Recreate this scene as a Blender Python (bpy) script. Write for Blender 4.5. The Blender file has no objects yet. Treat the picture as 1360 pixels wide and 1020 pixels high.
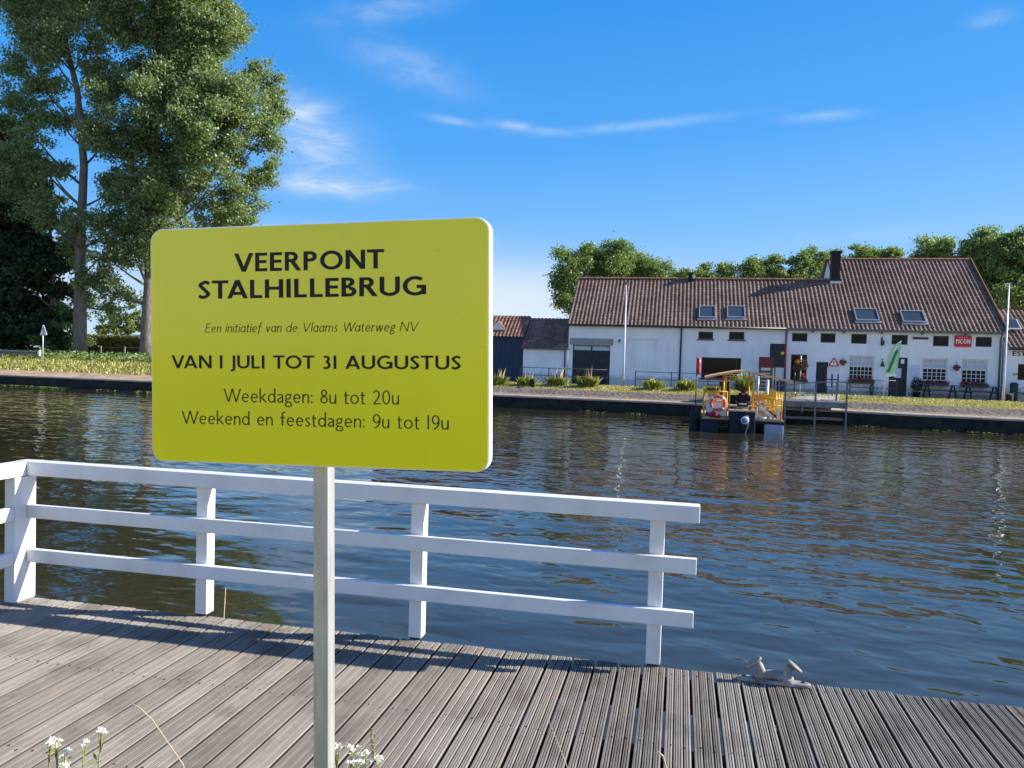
import bpy, bmesh, math, random
import numpy as np
from mathutils import Vector, Matrix
R = math.radians
random.seed(7); rng = np.random.default_rng(7)
SC = bpy.context.scene
COL = SC.collection

# ------------------------------------------------------------------ camera
PITCH, ROLL, EYE = R(1.93), 0.0287, 1.65
fwd = Vector((0, math.cos(PITCH), -math.sin(PITCH)))
up0 = Vector((0, math.sin(PITCH), math.cos(PITCH))); rt0 = Vector((1, 0, 0))
rt = rt0*math.cos(ROLL) + up0*math.sin(ROLL); up = up0*math.cos(ROLL) - rt0*math.sin(ROLL)
cam_d = bpy.data.cameras.new('camera'); cam = bpy.data.objects.new('camera', cam_d); COL.objects.link(cam)
M = Matrix((rt, up, -fwd)).transposed().to_4x4(); M.translation = (0, 0, EYE)
cam.matrix_world = M
cam_d.sensor_width = 36; cam_d.lens = 27.0; cam_d.clip_start = 0.05; cam_d.clip_end = 4000
SC.camera = cam

# ------------------------------------------------------------------ sun, sky, exposure
SUN_EL, SUN_AZ = R(29.6), R(2.5)          # azimuth counted from +X towards +Y
sdir = Vector((math.cos(SUN_EL)*math.cos(SUN_AZ), math.cos(SUN_EL)*math.sin(SUN_AZ), math.sin(SUN_EL)))
sl = bpy.data.lights.new('sun', 'SUN'); sl.energy = 4.8; sl.angle = R(0.5); sl.color = (1.0, 0.93, 0.82)
so = bpy.data.objects.new('sun', sl); COL.objects.link(so)
so.rotation_euler = sdir.to_track_quat('Z', 'Y').to_euler(); so.location = (30, 0, 40)

W = bpy.data.worlds.new('World'); SC.world = W; W.use_nodes = True
wn, wl = W.node_tree.nodes, W.node_tree.links
wn.clear()
def wnode(t, **k):
    n = wn.new(t)
    for a, b in k.items(): setattr(n, a, b)
    return n
def wmath(op, a, b=None):
    n = wnode('ShaderNodeMath', operation=op)
    for i, v in enumerate((a, b)):
        if v is None: continue
        if isinstance(v, (int, float)): n.inputs[i].default_value = v
        else: wl.new(v, n.inputs[i])
    return n.outputs[0]
sky = wnode('ShaderNodeTexSky', sky_type='NISHITA', sun_disc=False, sun_elevation=SUN_EL, sun_rotation=R(90)-SUN_AZ,
            altitude=0, air_density=1.0, dust_density=0.3, ozone_density=1.2)
hs = wnode('ShaderNodeHueSaturation'); hs.inputs['Saturation'].default_value = 1.3; hs.inputs['Value'].default_value = 1.25
wl.new(sky.outputs[0], hs.inputs['Color'])
geo = wnode('ShaderNodeTexCoord')
sep = wnode('ShaderNodeSeparateXYZ'); wl.new(geo.outputs['Generated'], sep.inputs[0])
az = wmath('MULTIPLY', wmath('ARCTAN2', sep.outputs[0], sep.outputs[1]), 57.2958)
el = wmath('MULTIPLY', wmath('ARCSINE', sep.outputs[2]), 57.2958)
# deep blue of the northern sky, paling towards the horizon and a little towards the sun
rp = wnode('ShaderNodeValToRGB'); re_ = rp.color_ramp.elements
while len(re_) < 6: re_.new(.5)
for q_, (p_, c_) in zip(re_, ((0, (3.7,5.6,8.0)), (.08, (2.75,5.05,8.0)), (.19, (1.7,4.3,8.0)), (.33, (.72,3.35,7.9)), (.55, (.30,2.6,7.2)), (1, (.10,1.3,4.6)))): q_.position = p_; q_.color = (c_[0]/8, c_[1]/8, c_[2]/8, 1)
wl.new(wmath('DIVIDE', wmath('ADD', el, wmath('MULTIPLY', az, -.07)), 45.0), rp.inputs[0])
rs = wnode('ShaderNodeMixRGB', blend_type='MULTIPLY'); rs.inputs[0].default_value = 1; wl.new(rp.outputs[0], rs.inputs[1]); rs.inputs[2].default_value = (6.9, 6.9, 6.9, 1)
nf = wnode('ShaderNodeMapRange', interpolation_type='SMOOTHSTEP'); wl.new(sep.outputs[1], nf.inputs[0]); nf.inputs[1].default_value = -.35; nf.inputs[2].default_value = .3; nf.inputs[4].default_value = .92
ht = wnode('ShaderNodeMixRGB', blend_type='MULTIPLY'); ht.inputs[0].default_value = 1; wl.new(hs.outputs[0], ht.inputs[1]); ht.inputs[2].default_value = (1.13, 1.12, 1.36, 1)
sb = wnode('ShaderNodeMixRGB'); wl.new(nf.outputs[0], sb.inputs[0]); wl.new(ht.outputs[0], sb.inputs[1]); wl.new(rs.outputs[0], sb.inputs[2])
comb = wnode('ShaderNodeCombineXYZ'); wl.new(az, comb.inputs[0]); wl.new(wmath('MULTIPLY', el, 2.6), comb.inputs[1])
nz = wnode('ShaderNodeTexNoise'); nz.inputs['Scale'].default_value = 0.28; nz.inputs['Detail'].default_value = 8; nz.inputs['Roughness'].default_value = 0.62
nz.inputs['Distortion'].default_value = 0.6
wl.new(comb.outputs[0], nz.inputs['Vector'])
nz2 = wnode('ShaderNodeTexNoise'); nz2.inputs['Scale'].default_value = 0.055; nz2.inputs['Detail'].default_value = 4
wl.new(comb.outputs[0], nz2.inputs['Vector'])
fb = wnode('ShaderNodeMapRange'); wl.new(nz.outputs[0], fb.inputs[0]); fb.inputs[1].default_value = 0.40; fb.inputs[2].default_value = 0.68
# cloud wisps: (azimuth, elevation, half width, half height, tilt, density)
wisps = [(-15.2, 14.6, 3.4, 1.9, -0.15, .68), (-16.4, 17.0, 2.4, .9, 0.0, .6), (-13.2, 11.9, 4.0, .8, .02, .7), (-8.2, 20.1, 3.8, 1.1, -.22, .32),
         (-9.5, 23.7, 4.5, .8, .2, .25), (8.2, 16.7, 6.5, .32, .07, .26), (0.0, 16.6, 2.0, .3, -.1, .4), (-4.9, 16.8, 1.8, .25, -.12, .3), (21.2, 16.7, 2.2, .3, 0, .3),
         (31.0, 21.2, 1.0, .4, 0, .35), (-11, 8.5, 9, .8, 0, .3), (28, 9, 12, .6, .05, .10)]
tot = None
for a0, e0, sa, se, k, dn in wisps:
    da = wmath('SUBTRACT', az, a0)
    de = wmath('SUBTRACT', wmath('SUBTRACT', el, e0), wmath('MULTIPLY', da, k))
    q = wmath('ADD', wmath('POWER', wmath('DIVIDE', da, sa), 2.0), wmath('POWER', wmath('ABSOLUTE', wmath('DIVIDE', de, se)), 2.0))
    g = wmath('MULTIPLY', wmath('EXPONENT', wmath('MULTIPLY', q, -1.0)), dn)
    tot = g if tot is None else wmath('ADD', tot, g)
wisp = wmath('MULTIPLY', tot, wmath('ADD', wmath('MULTIPLY', fb.outputs[0], .85), 0.40))
# low bank of cloud near the horizon
def bank(a0, e0, sa, se, dn):
    q = wmath('ADD', wmath('POWER', wmath('DIVIDE', wmath('SUBTRACT', az, a0), sa), 2.0), wmath('POWER', wmath('ABSOLUTE', wmath('DIVIDE', wmath('SUBTRACT', el, e0), se)), 4.0))
    return wmath('MULTIPLY', wmath('EXPONENT', wmath('MULTIPLY', q, -1.0)), dn)
bk = wmath('ADD', bank(-3, 1.5, 15, 5.4, 1.1), bank(-40, 2.5, 20, 4.0, .6))
mask = wmath('MINIMUM', wmath('ADD', wisp, wmath('MULTIPLY', bk, wmath('ADD', wmath('MULTIPLY', nz2.outputs[0], .5), .7))), 0.97)
mx = wnode('ShaderNodeMixRGB'); wl.new(mask, mx.inputs[0]); wl.new(sb.outputs[0], mx.inputs[1]); mx.inputs[2].default_value = (5.4, 6.2, 6.9, 1)
bg = wnode('ShaderNodeBackground'); bg.inputs['Strength'].default_value = 0.07
wl.new(mx.outputs[0], bg.inputs[0])
wo = wnode('ShaderNodeOutputWorld'); wl.new(bg.outputs[0], wo.inputs[0])
SC.view_settings.view_transform = 'Standard'; SC.view_settings.look = 'None'; SC.view_settings.exposure = 1.0; SC.view_settings.gamma = 1.0
SC.render.engine = 'CYCLES'; SC.cycles.use_denoising = True; SC.cycles.max_bounces = 8; SC.cycles.transparent_max_bounces = 8
SC.cycles.use_adaptive_sampling = True; SC.cycles.adaptive_threshold = 0.01

# ------------------------------------------------------------------ frames
CA = R(-12.3)
DV = Vector((math.cos(CA), math.sin(CA), 0)); NV = Vector((-math.sin(CA), math.cos(CA), 0))
P0 = Vector((21.77, 43.5, 0))            # origin of the facade line on the far bank
O0 = Vector((0.88, 4.10, 0))             # origin of the deck edge on the near bank
def fac(s, t=0, z=0): return P0 + DV*s + NV*t + Vector((0, 0, z))
def dk(u, v=0, z=0): return O0 + DV*u + NV*v + Vector((0, 0, z))

# ------------------------------------------------------------------ helpers
class MB:
    def __init__(s): s.v = []; s.f = []; s.sm = []
    def add(s, vs, fs, smooth=False):
        b = len(s.v); s.v += [tuple(x) for x in vs]; s.f += [tuple(i+b for i in f) for f in fs]; s.sm += [smooth]*len(fs); return s
    def box(s, x0, x1, y0, y1, z0, z1):
        return s.add([(x0,y0,z0),(x1,y0,z0),(x1,y1,z0),(x0,y1,z0),(x0,y0,z1),(x1,y0,z1),(x1,y1,z1),(x0,y1,z1)],
                     [(0,3,2,1),(4,5,6,7),(0,1,5,4),(1,2,6,5),(2,3,7,6),(3,0,4,7)])
    def beam(s, a, b, w, h, ref=(0,0,1)):
        a, b = Vector(a), Vector(b); d = (b-a).normalized(); r = Vector(ref)
        if abs(d.dot(r)) > .98: r = Vector((1,0,0))
        x = d.cross(r).normalized(); y = x.cross(d).normalized(); vs = []
        for p in (a, b):
            for i, j in ((-1,-1),(1,-1),(1,1),(-1,1)): vs.append(p + x*i*w/2 + y*j*h/2)
        return s.add(vs, [(0,1,2,3),(7,6,5,4),(0,4,5,1),(1,5,6,2),(2,6,7,3),(3,7,4,0)])
    def tube(s, pts, rads, n=8, smooth=True):
        pts = [Vector(p) for p in pts]
        if not hasattr(rads, '__len__'): rads = [rads]*len(pts)
        vs, fs = [], []; prev = None
        for i, p in enumerate(pts):
            d = (pts[min(i+1, len(pts)-1)] - pts[max(i-1, 0)]).normalized()
            if prev is None:
                r = Vector((0,0,1)) if abs(d.z) < .9 else Vector((1,0,0)); x = d.cross(r).normalized()
            else:
                x = (prev - d*prev.dot(d)).normalized()
            prev = x; y = d.cross(x)
            for k in range(n):
                a = 2*math.pi*k/n; vs.append(p + (x*math.cos(a) + y*math.sin(a))*rads[i])
        for i in range(len(pts)-1):
            for k in range(n):
                k2 = (k+1) % n; fs.append((i*n+k, i*n+k2, (i+1)*n+k2, (i+1)*n+k))
        fs.append(tuple(range(n-1, -1, -1))); fs.append(tuple(range((len(pts)-1)*n, len(pts)*n)))
        return s.add(vs, fs, smooth)
    def lathe(s, prof, n=16, c=(0,0,0), smooth=True):
        vs, fs = [], []
        for r, z in prof:
            for k in range(n):
                a = 2*math.pi*k/n; vs.append((c[0]+r*math.cos(a), c[1]+r*math.sin(a), c[2]+z))
        for i in range(len(prof)-1):
            for k in range(n):
                k2 = (k+1) % n; fs.append((i*n+k, i*n+k2, (i+1)*n+k2, (i+1)*n+k))
        fs.append(tuple(range(n-1, -1, -1))); fs.append(tuple(range((len(prof)-1)*n, len(prof)*n)))
        return s.add(vs, fs, smooth)
    def prism(s, pts, y0, y1):              # polygon in x,z pushed along y
        n = len(pts)
        vs = [(x, y0, z) for x, z in pts] + [(x, y1, z) for x, z in pts]
        fs = [tuple(range(n)), tuple(range(2*n-1, n-1, -1))] + [(i, n+i, n+(i+1) % n, (i+1) % n) for i in range(n)]
        return s.add(vs, fs)
    def torus(s, c, Rr, r, axis='y', n=24, m=10):
        vs, fs = [], []
        for i in range(n):
            a = 2*math.pi*i/n
            for j in range(m):
                b = 2*math.pi*j/m; q = Rr + r*math.cos(b)
                p = (q*math.cos(a), r*math.sin(b), q*math.sin(a)) if axis == 'y' else (q*math.cos(a), q*math.sin(a), r*math.sin(b))
                vs.append((c[0]+p[0], c[1]+p[1], c[2]+p[2]))
        for i in range(n):
            for j in range(m):
                fs.append((i*m+j, ((i+1) % n)*m+j, ((i+1) % n)*m+(j+1) % m, i*m+(j+1) % m))
        return s.add(vs, fs, True)
    def build(s, name, mat, parent=None, loc=None, bevel=0, fixn=True):
        me = bpy.data.meshes.new(name); me.from_pydata(s.v, [], s.f); me.update()
        me.polygons.foreach_set('use_smooth', s.sm)
        if fixn:
            bm = bmesh.new(); bm.from_mesh(me); bmesh.ops.recalc_face_normals(bm, faces=bm.faces); bm.to_mesh(me); bm.free()
        o = bpy.data.objects.new(name, me); COL.objects.link(o)
        if mat: me.materials.append(mat)
        if parent: o.parent = parent
        if loc is not None: o.location = loc
        if bevel:
            m = o.modifiers.new('bevel', 'BEVEL'); m.width = bevel; m.segments = 2; m.limit_method = 'ANGLE'
        return o
def build_each(mb, name, mat, parent, **k):
    """one object for each separate piece of the mesh"""
    par = list(range(len(mb.v)))
    def find(i):
        while par[i] != i: par[i] = par[par[i]]; i = par[i]
        return i
    for f in mb.f:
        for q in f[1:]: par[find(q)] = find(f[0])
    groups = {}
    for fi, f in enumerate(mb.f): groups.setdefault(find(f[0]), []).append(fi)
    for fl_ in groups.values():
        m = MB(); idx = {}
        for fi in fl_:
            for q in mb.f[fi]:
                if q not in idx: idx[q] = len(m.v); m.v.append(mb.v[q])
            m.f.append(tuple(idx[q] for q in mb.f[fi])); m.sm.append(mb.sm[fi])
        m.build(name, mat, parent, **k)
def np_mesh(name, V, Q, mat, parent=None):   # V (n,3), Q (m,k) all faces of k corners
    me = bpy.data.meshes.new(name); k = Q.shape[1]
    me.vertices.add(len(V)); me.vertices.foreach_set('co', V.astype(np.float32).ravel())
    me.loops.add(Q.size); me.loops.foreach_set('vertex_index', Q.astype(np.int32).ravel())
    me.polygons.add(len(Q)); me.polygons.foreach_set('loop_start', np.arange(0, Q.size, k, dtype=np.int32))
    me.polygons.foreach_set('loop_total', np.full(len(Q), k, dtype=np.int32))
    me.update(calc_edges=True); me.validate()
    o = bpy.data.objects.new(name, me); COL.objects.link(o)
    if mat: me.materials.append(mat)
    if parent: o.parent = parent
    return o
def tag(o, label=None, cat=None, group=None, kind=None):
    if label: o['label'] = label
    if cat: o['category'] = cat
    if group: o['group'] = group
    if kind: o['kind'] = kind
    return o
def thing(name, label, cat, loc=(0,0,0), rz=0.0, group=None):
    o = bpy.data.objects.new(name, None); COL.objects.link(o); o.empty_display_size = .2
    o.location = loc; o.rotation_euler = (0, 0, rz); return tag(o, label, cat, group)

# ------------------------------------------------------------------ materials
def lin(r, g, b):
    f = lambda c: (c/255/12.92) if c/255 <= .04045 else ((c/255+.055)/1.055)**2.4
    return (f(r), f(g), f(b))
class NT:
    def __init__(s, name):
        s.m = bpy.data.materials.new(name); s.m.use_nodes = True; s.t = s.m.node_tree
        s.p = s.t.nodes['Principled BSDF']; s.co = None
    def n(s, t, **k):
        x = s.t.nodes.new(t)
        for a, b in k.items():
            if a.startswith('i_'): x.inputs[a[2:].replace('_', ' ')].default_value = b
            else: setattr(x, a, b)
        return x
    def l(s, a, b): s.t.links.new(a, b)
    def coord(s, scale=(1,1,1)):
        c = s.n('ShaderNodeTexCoord'); m = s.n('ShaderNodeMapping'); m.inputs['Scale'].default_value = scale
        s.l(c.outputs['Object'], m.inputs[0]); return m.outputs[0]
    def noise(s, scale, detail=4, vec=None, rough=.55):
        x = s.n('ShaderNodeTexNoise'); x.inputs['Scale'].default_value = scale; x.inputs['Detail'].default_value = detail; x.inputs['Roughness'].default_value = rough
        s.l(vec if vec is not None else s.coord(), x.inputs['Vector']); return x.outputs[0]
    def ramp(s, fac, stops):
        r = s.n('ShaderNodeValToRGB'); e = r.color_ramp.elements
        while len(e) < len(stops): e.new(.5)
        for q, (p, c) in zip(e, stops): q.position = p; q.color = (*c, 1)
        s.l(fac, r.inputs[0]); return r.outputs[0]
    def mix(s, f, a, b, mode='MIX'):
        x = s.n('ShaderNodeMixRGB', blend_type=mode)
        for i, v in enumerate((f, a, b)):
            if isinstance(v, tuple): x.inputs[i].default_value = (*v, 1)
            elif isinstance(v, (int, float)): x.inputs[i].default_value = v
            else: s.l(v, x.inputs[i])
        return x.outputs[0]
    def bump(s, h, strength=.3, dist=.01):
        b = s.n('ShaderNodeBump'); b.inputs['Strength'].default_value = strength; b.inputs['Distance'].default_value = dist
        s.l(h, b.inputs['Height']); s.l(b.outputs[0], s.p.inputs['Normal']); return b
    def base(s, c, rough=.6, spec=.4, metal=0.):
        if isinstance(c, tuple): s.p.inputs['Base Color'].default_value = (*c, 1)
        else: s.l(c, s.p.inputs['Base Color'])
        s.p.inputs['Roughness'].default_value = rough; s.p.inputs['Specular IOR Level'].default_value = spec; s.p.inputs['Metallic'].default_value = metal
        return s.m
def mott(name, c1, c2, scale=3., rough=.6, spec=.4, metal=0., bump=0., bscale=None, vec=(1,1,1), lo=.35, hi=.65):
    t = NT(name); co = t.coord(vec); f = t.noise(scale, 5, co)
    m = t.base(t.ramp(f, [(lo, c1), (hi, c2)]), rough, spec, metal)
    if bump: t.bump(t.noise(bscale or scale*6, 4, co), .5, bump)
    return m
MAT = {}
def m_paint():
    t = NT('white_paint'); co = t.coord((1, 1, 1))
    a = t.ramp(t.noise(3.5, 6, co, .6), [(.3, (.60,.595,.58)), (.5, (.69,.685,.68)), (.7, (.73,.725,.72))])
    sp = t.ramp(t.noise(38, 4, t.coord((.5, 1, 1)), .7), [(.66, (1,1,1)), (.74, (.80,.77,.70))])
    t.base(t.mix(1., a, sp, 'MULTIPLY'), .5, .4); t.bump(t.noise(30, 4, t.coord((.25, 2.5, 2.5)), .6), .35, .0015); return t.m
MAT['white_paint'] = m_paint()
MAT['deck'] = None
MAT['black_vinyl'] = mott('black_vinyl', (.012,.012,.014), (.02,.02,.022), 30, .5, .2)
def m_sign():
    t = NT('sign_yellow'); co = t.coord()
    t.base(t.ramp(t.noise(3, 5, co), [(.3, (.86,.765,.010)), (.7, (.91,.81,.014))]), .22, .3)
    dirt = t.ramp(t.noise(46, 3, co, .6), [(.70, (1,1,1)), (.78, (.72,.70,.62))])
    haz = t.ramp(t.noise(1.6, 5, t.coord((1, 1, .5)), .6), [(.35, (.93,.93,.93)), (.6, (1,1,1))])
    lk = t.p.inputs['Base Color'].links[0].from_socket; t.l(t.mix(1., t.mix(1., lk, dirt, 'MULTIPLY'), haz, 'MULTIPLY'), t.p.inputs['Base Color'])
    t.p.inputs['Coat Weight'].default_value = .30; t.p.inputs['Coat Roughness'].default_value = .1
    t.bump(t.noise(2.2, 2, co), .15, .004); return t.m
MAT['sign_yellow'] = m_sign()
MAT['aluminium'] = mott('aluminium', (.40,.40,.395), (.52,.52,.51), 8, .42, .5, .45, vec=(6,6,.6))
MAT['cast_grey'] = mott('cast_grey', (.16,.15,.13), (.33,.31,.275), 16, .6, .4, .15, bump=.001, bscale=120)
def m_facade(name, a, b):
    t = NT(name); co = t.coord()
    c = t.ramp(t.noise(.9, 5, co, .6), [(.35, a), (.65, b)])
    st = t.ramp(t.noise(1.3, 6, t.coord((2.4, 2.4, .22)), .7), [(.30, (.90,.90,.895)), (.48, (1,1,1))])
    sz = t.n('ShaderNodeTexCoord'); sp = t.n('ShaderNodeSeparateXYZ'); t.l(sz.outputs['Object'], sp.inputs[0])
    ad = t.n('ShaderNodeMath', operation='ADD'); t.l(sp.outputs[2], ad.inputs[0])
    m5 = t.n('ShaderNodeMath', operation='MULTIPLY'); t.l(t.noise(2.5, 5, co, .7), m5.inputs[0]); m5.inputs[1].default_value = -1.3; t.l(m5.outputs[0], ad.inputs[1])
    sp_ = t.ramp(ad.outputs[0], [(.0, (.70,.69,.66)), (.18, (1,1,1))])
    t.base(t.mix(1., t.mix(1., c, st, 'MULTIPLY'), sp_, 'MULTIPLY'), .85, .2); t.bump(t.noise(9, 5, co, .65), .6, .012); return t.m
MAT['facade_white'] = m_facade('facade_white', (.78,.78,.78), (.86,.86,.855))
MAT['facade_cool'] = m_facade('facade_cool', (.74,.75,.77), (.83,.84,.85))
def m_tiles(name, a, b, c):
    t = NT(name); co = t.coord()
    sn = t.n('ShaderNodeVectorMath', operation='SNAP'); t.l(co, sn.inputs[0]); sn.inputs[1].default_value = (.235, .25, .19)
    wnz = t.n('ShaderNodeTexWhiteNoise'); t.l(sn.outputs[0], wnz.inputs['Vector'])
    col = t.ramp(wnz.outputs['Value'], [(0, a), (.55, b), (1, c)])
    st = t.ramp(t.noise(.55, 6, co, .65), [(.38, (.55,.50,.48)), (.6, (1,1,1))])
    t.base(t.mix(.75, col, st, 'MULTIPLY'), .8, .25); t.bump(t.noise(40, 3, co), .5, .006); return t.m
MAT['tile_brown'] = m_tiles('tile_brown', (.165,.105,.078), (.21,.138,.102), (.255,.17,.127))
MAT['tile_orange'] = m_tiles('tile_orange', (.21,.115,.075), (.265,.145,.10), (.32,.19,.135))
MAT['tile_dark'] = m_tiles('tile_dark', (.20,.11,.08), (.26,.15,.11), (.31,.19,.145))
MAT['tile_ridge'] = mott('tile_ridge', (.20,.095,.06), (.36,.17,.09), 6, .8)
MAT['dark_wood'] = mott('dark_wood', (.010,.012,.018), (.022,.025,.035), 4, .5)
MAT['navy'] = mott('navy', (.012,.028,.062), (.018,.040,.085), 3, .6, vec=(8,8,.5))
MAT['black_metal'] = mott('black_metal', (.012,.013,.016), (.03,.03,.034), 9, .45, .5)
MAT['grey_metal'] = mott('grey_metal', (.13,.135,.14), (.20,.20,.205), 6, .5, .5, .3)
MAT['pale_metal'] = mott('pale_metal', (.55,.56,.58), (.68,.69,.70), 6, .4, .5, .3)
MAT['frame_metal'] = mott('frame_metal', (.30,.31,.33), (.40,.41,.43), 6, .4, .5, .3)
MAT['zinc'] = mott('zinc', (.09,.10,.12), (.15,.16,.18), 5, .5, .5, .4)
MAT['brick'] = mott('brick', (.16,.06,.045), (.26,.11,.08), 20, .8)
MAT['lintel'] = mott('lintel', (.26,.25,.25), (.36,.345,.335), 6, .8)
def m_glass(name, c):
    t = NT(name); t.base(c, .12, .12); t.bump(t.noise(1.4, 2), .12, .01); return t.m
MAT['glass'] = m_glass('glass', (.010,.011,.013))
MAT['roof_glass'] = m_glass('roof_glass', (.05,.07,.10))
MAT['curtain'] = mott('curtain', (.40,.44,.52), (.60,.64,.72), 12, .7, vec=(6,1,.4))
MAT['timber'] = mott('timber', (.10,.06,.035), (.17,.10,.06), 8, .8, vec=(6,6,.7))
MAT['red'] = mott('red', (.55,.012,.014), (.66,.02,.02), 6, .45)
MAT['dark_red'] = mott('dark_red', (.10,.018,.022), (.19,.03,.035), 8, .7)
MAT['white_vinyl'] = mott('white_vinyl', (.78,.78,.78), (.84,.84,.84), 5, .5)
MAT['blue_white'] = mott('blue_white', (.42,.50,.72), (.66,.70,.84), 9, .5)
MAT['flag_green'] = mott('flag_green', (.30,.60,.30), (.52,.76,.50), 5, .7)
MAT['yellow_paint'] = mott('yellow_paint', (.72,.38,.015), (.85,.50,.03), 7, .5)
MAT['orange_wood'] = mott('orange_wood', (.72,.36,.12), (.82,.48,.20), 5, .55, vec=(.6,5,5))
MAT['tan_wood'] = mott('tan_wood', (.40,.27,.14), (.55,.40,.23), 6, .7, vec=(1,6,6))
MAT['hull_blue'] = mott('hull_blue', (.003,.006,.018), (.006,.010,.027), 4, .55)
MAT['hull_pale'] = mott('hull_pale', (.27,.30,.38), (.36,.39,.46), 4, .4)
MAT['rubber'] = mott('rubber', (.010,.010,.011), (.02,.02,.02), 9, .75)
MAT['orange_buoy'] = mott('orange_buoy', (.75,.10,.03), (.82,.16,.05), 7, .5)
MAT['skin'] = mott('skin', (.45,.27,.19), (.52,.32,.23), 20, .55)
MAT['black_cloth'] = mott('black_cloth', (.010,.010,.012), (.022,.022,.025), 20, .9)
MAT['hair'] = mott('hair', (.02,.014,.010), (.045,.03,.02), 40, .7)
MAT['bluecloth'] = mott('bluecloth', (.03,.045,.09), (.05,.07,.13), 20, .9)
MAT['flower_red'] = mott('flower_red', (.50,.01,.02), (.75,.03,.05), 30, .7)
MAT['flower_white'] = mott('flower_white', (.86,.84,.70), (.93,.91,.80), 30, .7)
MAT['flower_orange'] = mott('flower_orange', (.60,.16,.03), (.72,.26,.05), 30, .7)
MAT['flower_dry'] = mott('flower_dry', (.10,.045,.03), (.20,.10,.06), 30, .8)
MAT['flower_yellow'] = mott('flower_yellow', (.75,.55,.03), (.82,.65,.06), 30, .8)
MAT['emblem_blue'] = mott('emblem_blue', (.03,.16,.45), (.05,.22,.55), 8, .3)
MAT['zoomgrey'] = mott('plate_grey', (.55,.56,.57), (.66,.67,.68), 7, .5)
MAT['concrete'] = mott('concrete', (.30,.24,.20), (.45,.365,.305), 2.5, .9, .2, bump=.01, bscale=20)
MAT['wall_dark'] = mott('wall_dark', (.010,.009,.0075), (.034,.030,.025), 2.2, .8, .3, bump=.01, bscale=9)
MAT['paving'] = mott('paving', (.40,.36,.33), (.50,.46,.42), 2, .9, .2, bump=.004, bscale=30)
MAT['reed'] = mott('reed', (.30,.235,.12), (.46,.37,.20), 30, .7)
MAT['stalk'] = mott('stalk', (.42,.32,.19), (.55,.43,.28), 30, .7)

def m_leaf(name, c1, c2, c3, trans=.28, rgh=.42):
    t = NT(name); g = t.n('ShaderNodeNewGeometry')
    col = t.ramp(g.outputs['Random Per Island'], [(0, c1), (.5, c2), (1, c3)])
    t.base(col, rgh, .4)
    tr = t.n('ShaderNodeBsdfTranslucent'); t.l(t.mix(1., col, (1.15, 1.25, .6), 'MULTIPLY'), tr.inputs[0])
    ms = t.n('ShaderNodeMixShader'); ms.inputs[0].default_value = trans
    t.l(t.p.outputs[0], ms.inputs[1]); t.l(tr.outputs[0], ms.inputs[2])
    t.l(ms.outputs[0], t.t.nodes['Material Output'].inputs[0]); return t.m
MAT['leaf_poplar'] = m_leaf('leaf_poplar', (.135,.185,.075), (.21,.275,.125), (.33,.40,.225), .45)
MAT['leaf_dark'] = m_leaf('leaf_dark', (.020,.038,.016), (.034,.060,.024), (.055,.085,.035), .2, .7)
MAT['leaf_mid'] = m_leaf('leaf_mid', (.12,.18,.055), (.18,.255,.09), (.26,.34,.14), .45)
MAT['leaf_light'] = m_leaf('leaf_light', (.10,.15,.035), (.16,.21,.055), (.24,.28,.09))
MAT['leaf_hedge'] = m_leaf('leaf_hedge', (.05,.075,.02), (.10,.13,.03), (.20,.22,.05), .2)
MAT['grassblade'] = m_leaf('grassblade', (.14,.19,.035), (.27,.32,.06), (.44,.44,.12))
MAT['drygrass'] = m_leaf('drygrass', (.32,.27,.095), (.45,.38,.15), (.58,.50,.22))
MAT['nettle'] = m_leaf('nettle', (.09,.16,.05), (.16,.25,.085), (.27,.36,.15))
MAT['algae'] = m_leaf('algae', (.12,.19,.04), (.20,.29,.06), (.32,.38,.12), .1)
MAT['bark'] = mott('bark', (.11,.095,.08), (.22,.19,.16), 3, .9, .2, bump=.04, bscale=7, vec=(3,3,.6))

def m_ground():
    t = NT('grass_ground'); co = t.coord()
    a = t.ramp(t.noise(.35, 6, co, .65), [(.30, (.32,.255,.10)), (.5, (.41,.34,.135)), (.68, (.28,.28,.075))])
    b = t.ramp(t.noise(9, 5, co, .7), [(.3, (.55,.55,.5)), (.7, (1.2,1.2,1.15))])
    t.base(t.mix(1., a, b, 'MULTIPLY'), .95, .1); t.bump(t.noise(14, 4, co), .8, .08); return t.m
MAT['grass_ground'] = m_ground()
def m_revet():
    t = NT('revetment_stone'); co = t.coord()
    a = t.ramp(t.noise(.8, 6, co, .7), [(.3, (.145,.118,.10)), (.55, (.215,.18,.155)), (.75, (.30,.25,.21))])
    v = t.n('ShaderNodeTexVoronoi'); v.inputs['Scale'].default_value = 5; t.l(co, v.inputs['Vector'])
    b = t.ramp(v.outputs['Distance'], [(0, (1.15,1.15,1.15)), (.7, (.65,.65,.65))])
    t.base(t.mix(1., a, b, 'MULTIPLY'), .95, .15); t.bump(v.outputs['Distance'], .6, -.06); return t.m
MAT['revetment'] = m_revet()
MAT['soil'] = mott('soil', (.30,.215,.145), (.48,.36,.255), 1.2, .95, .1, bump=.03, bscale=8)

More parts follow.
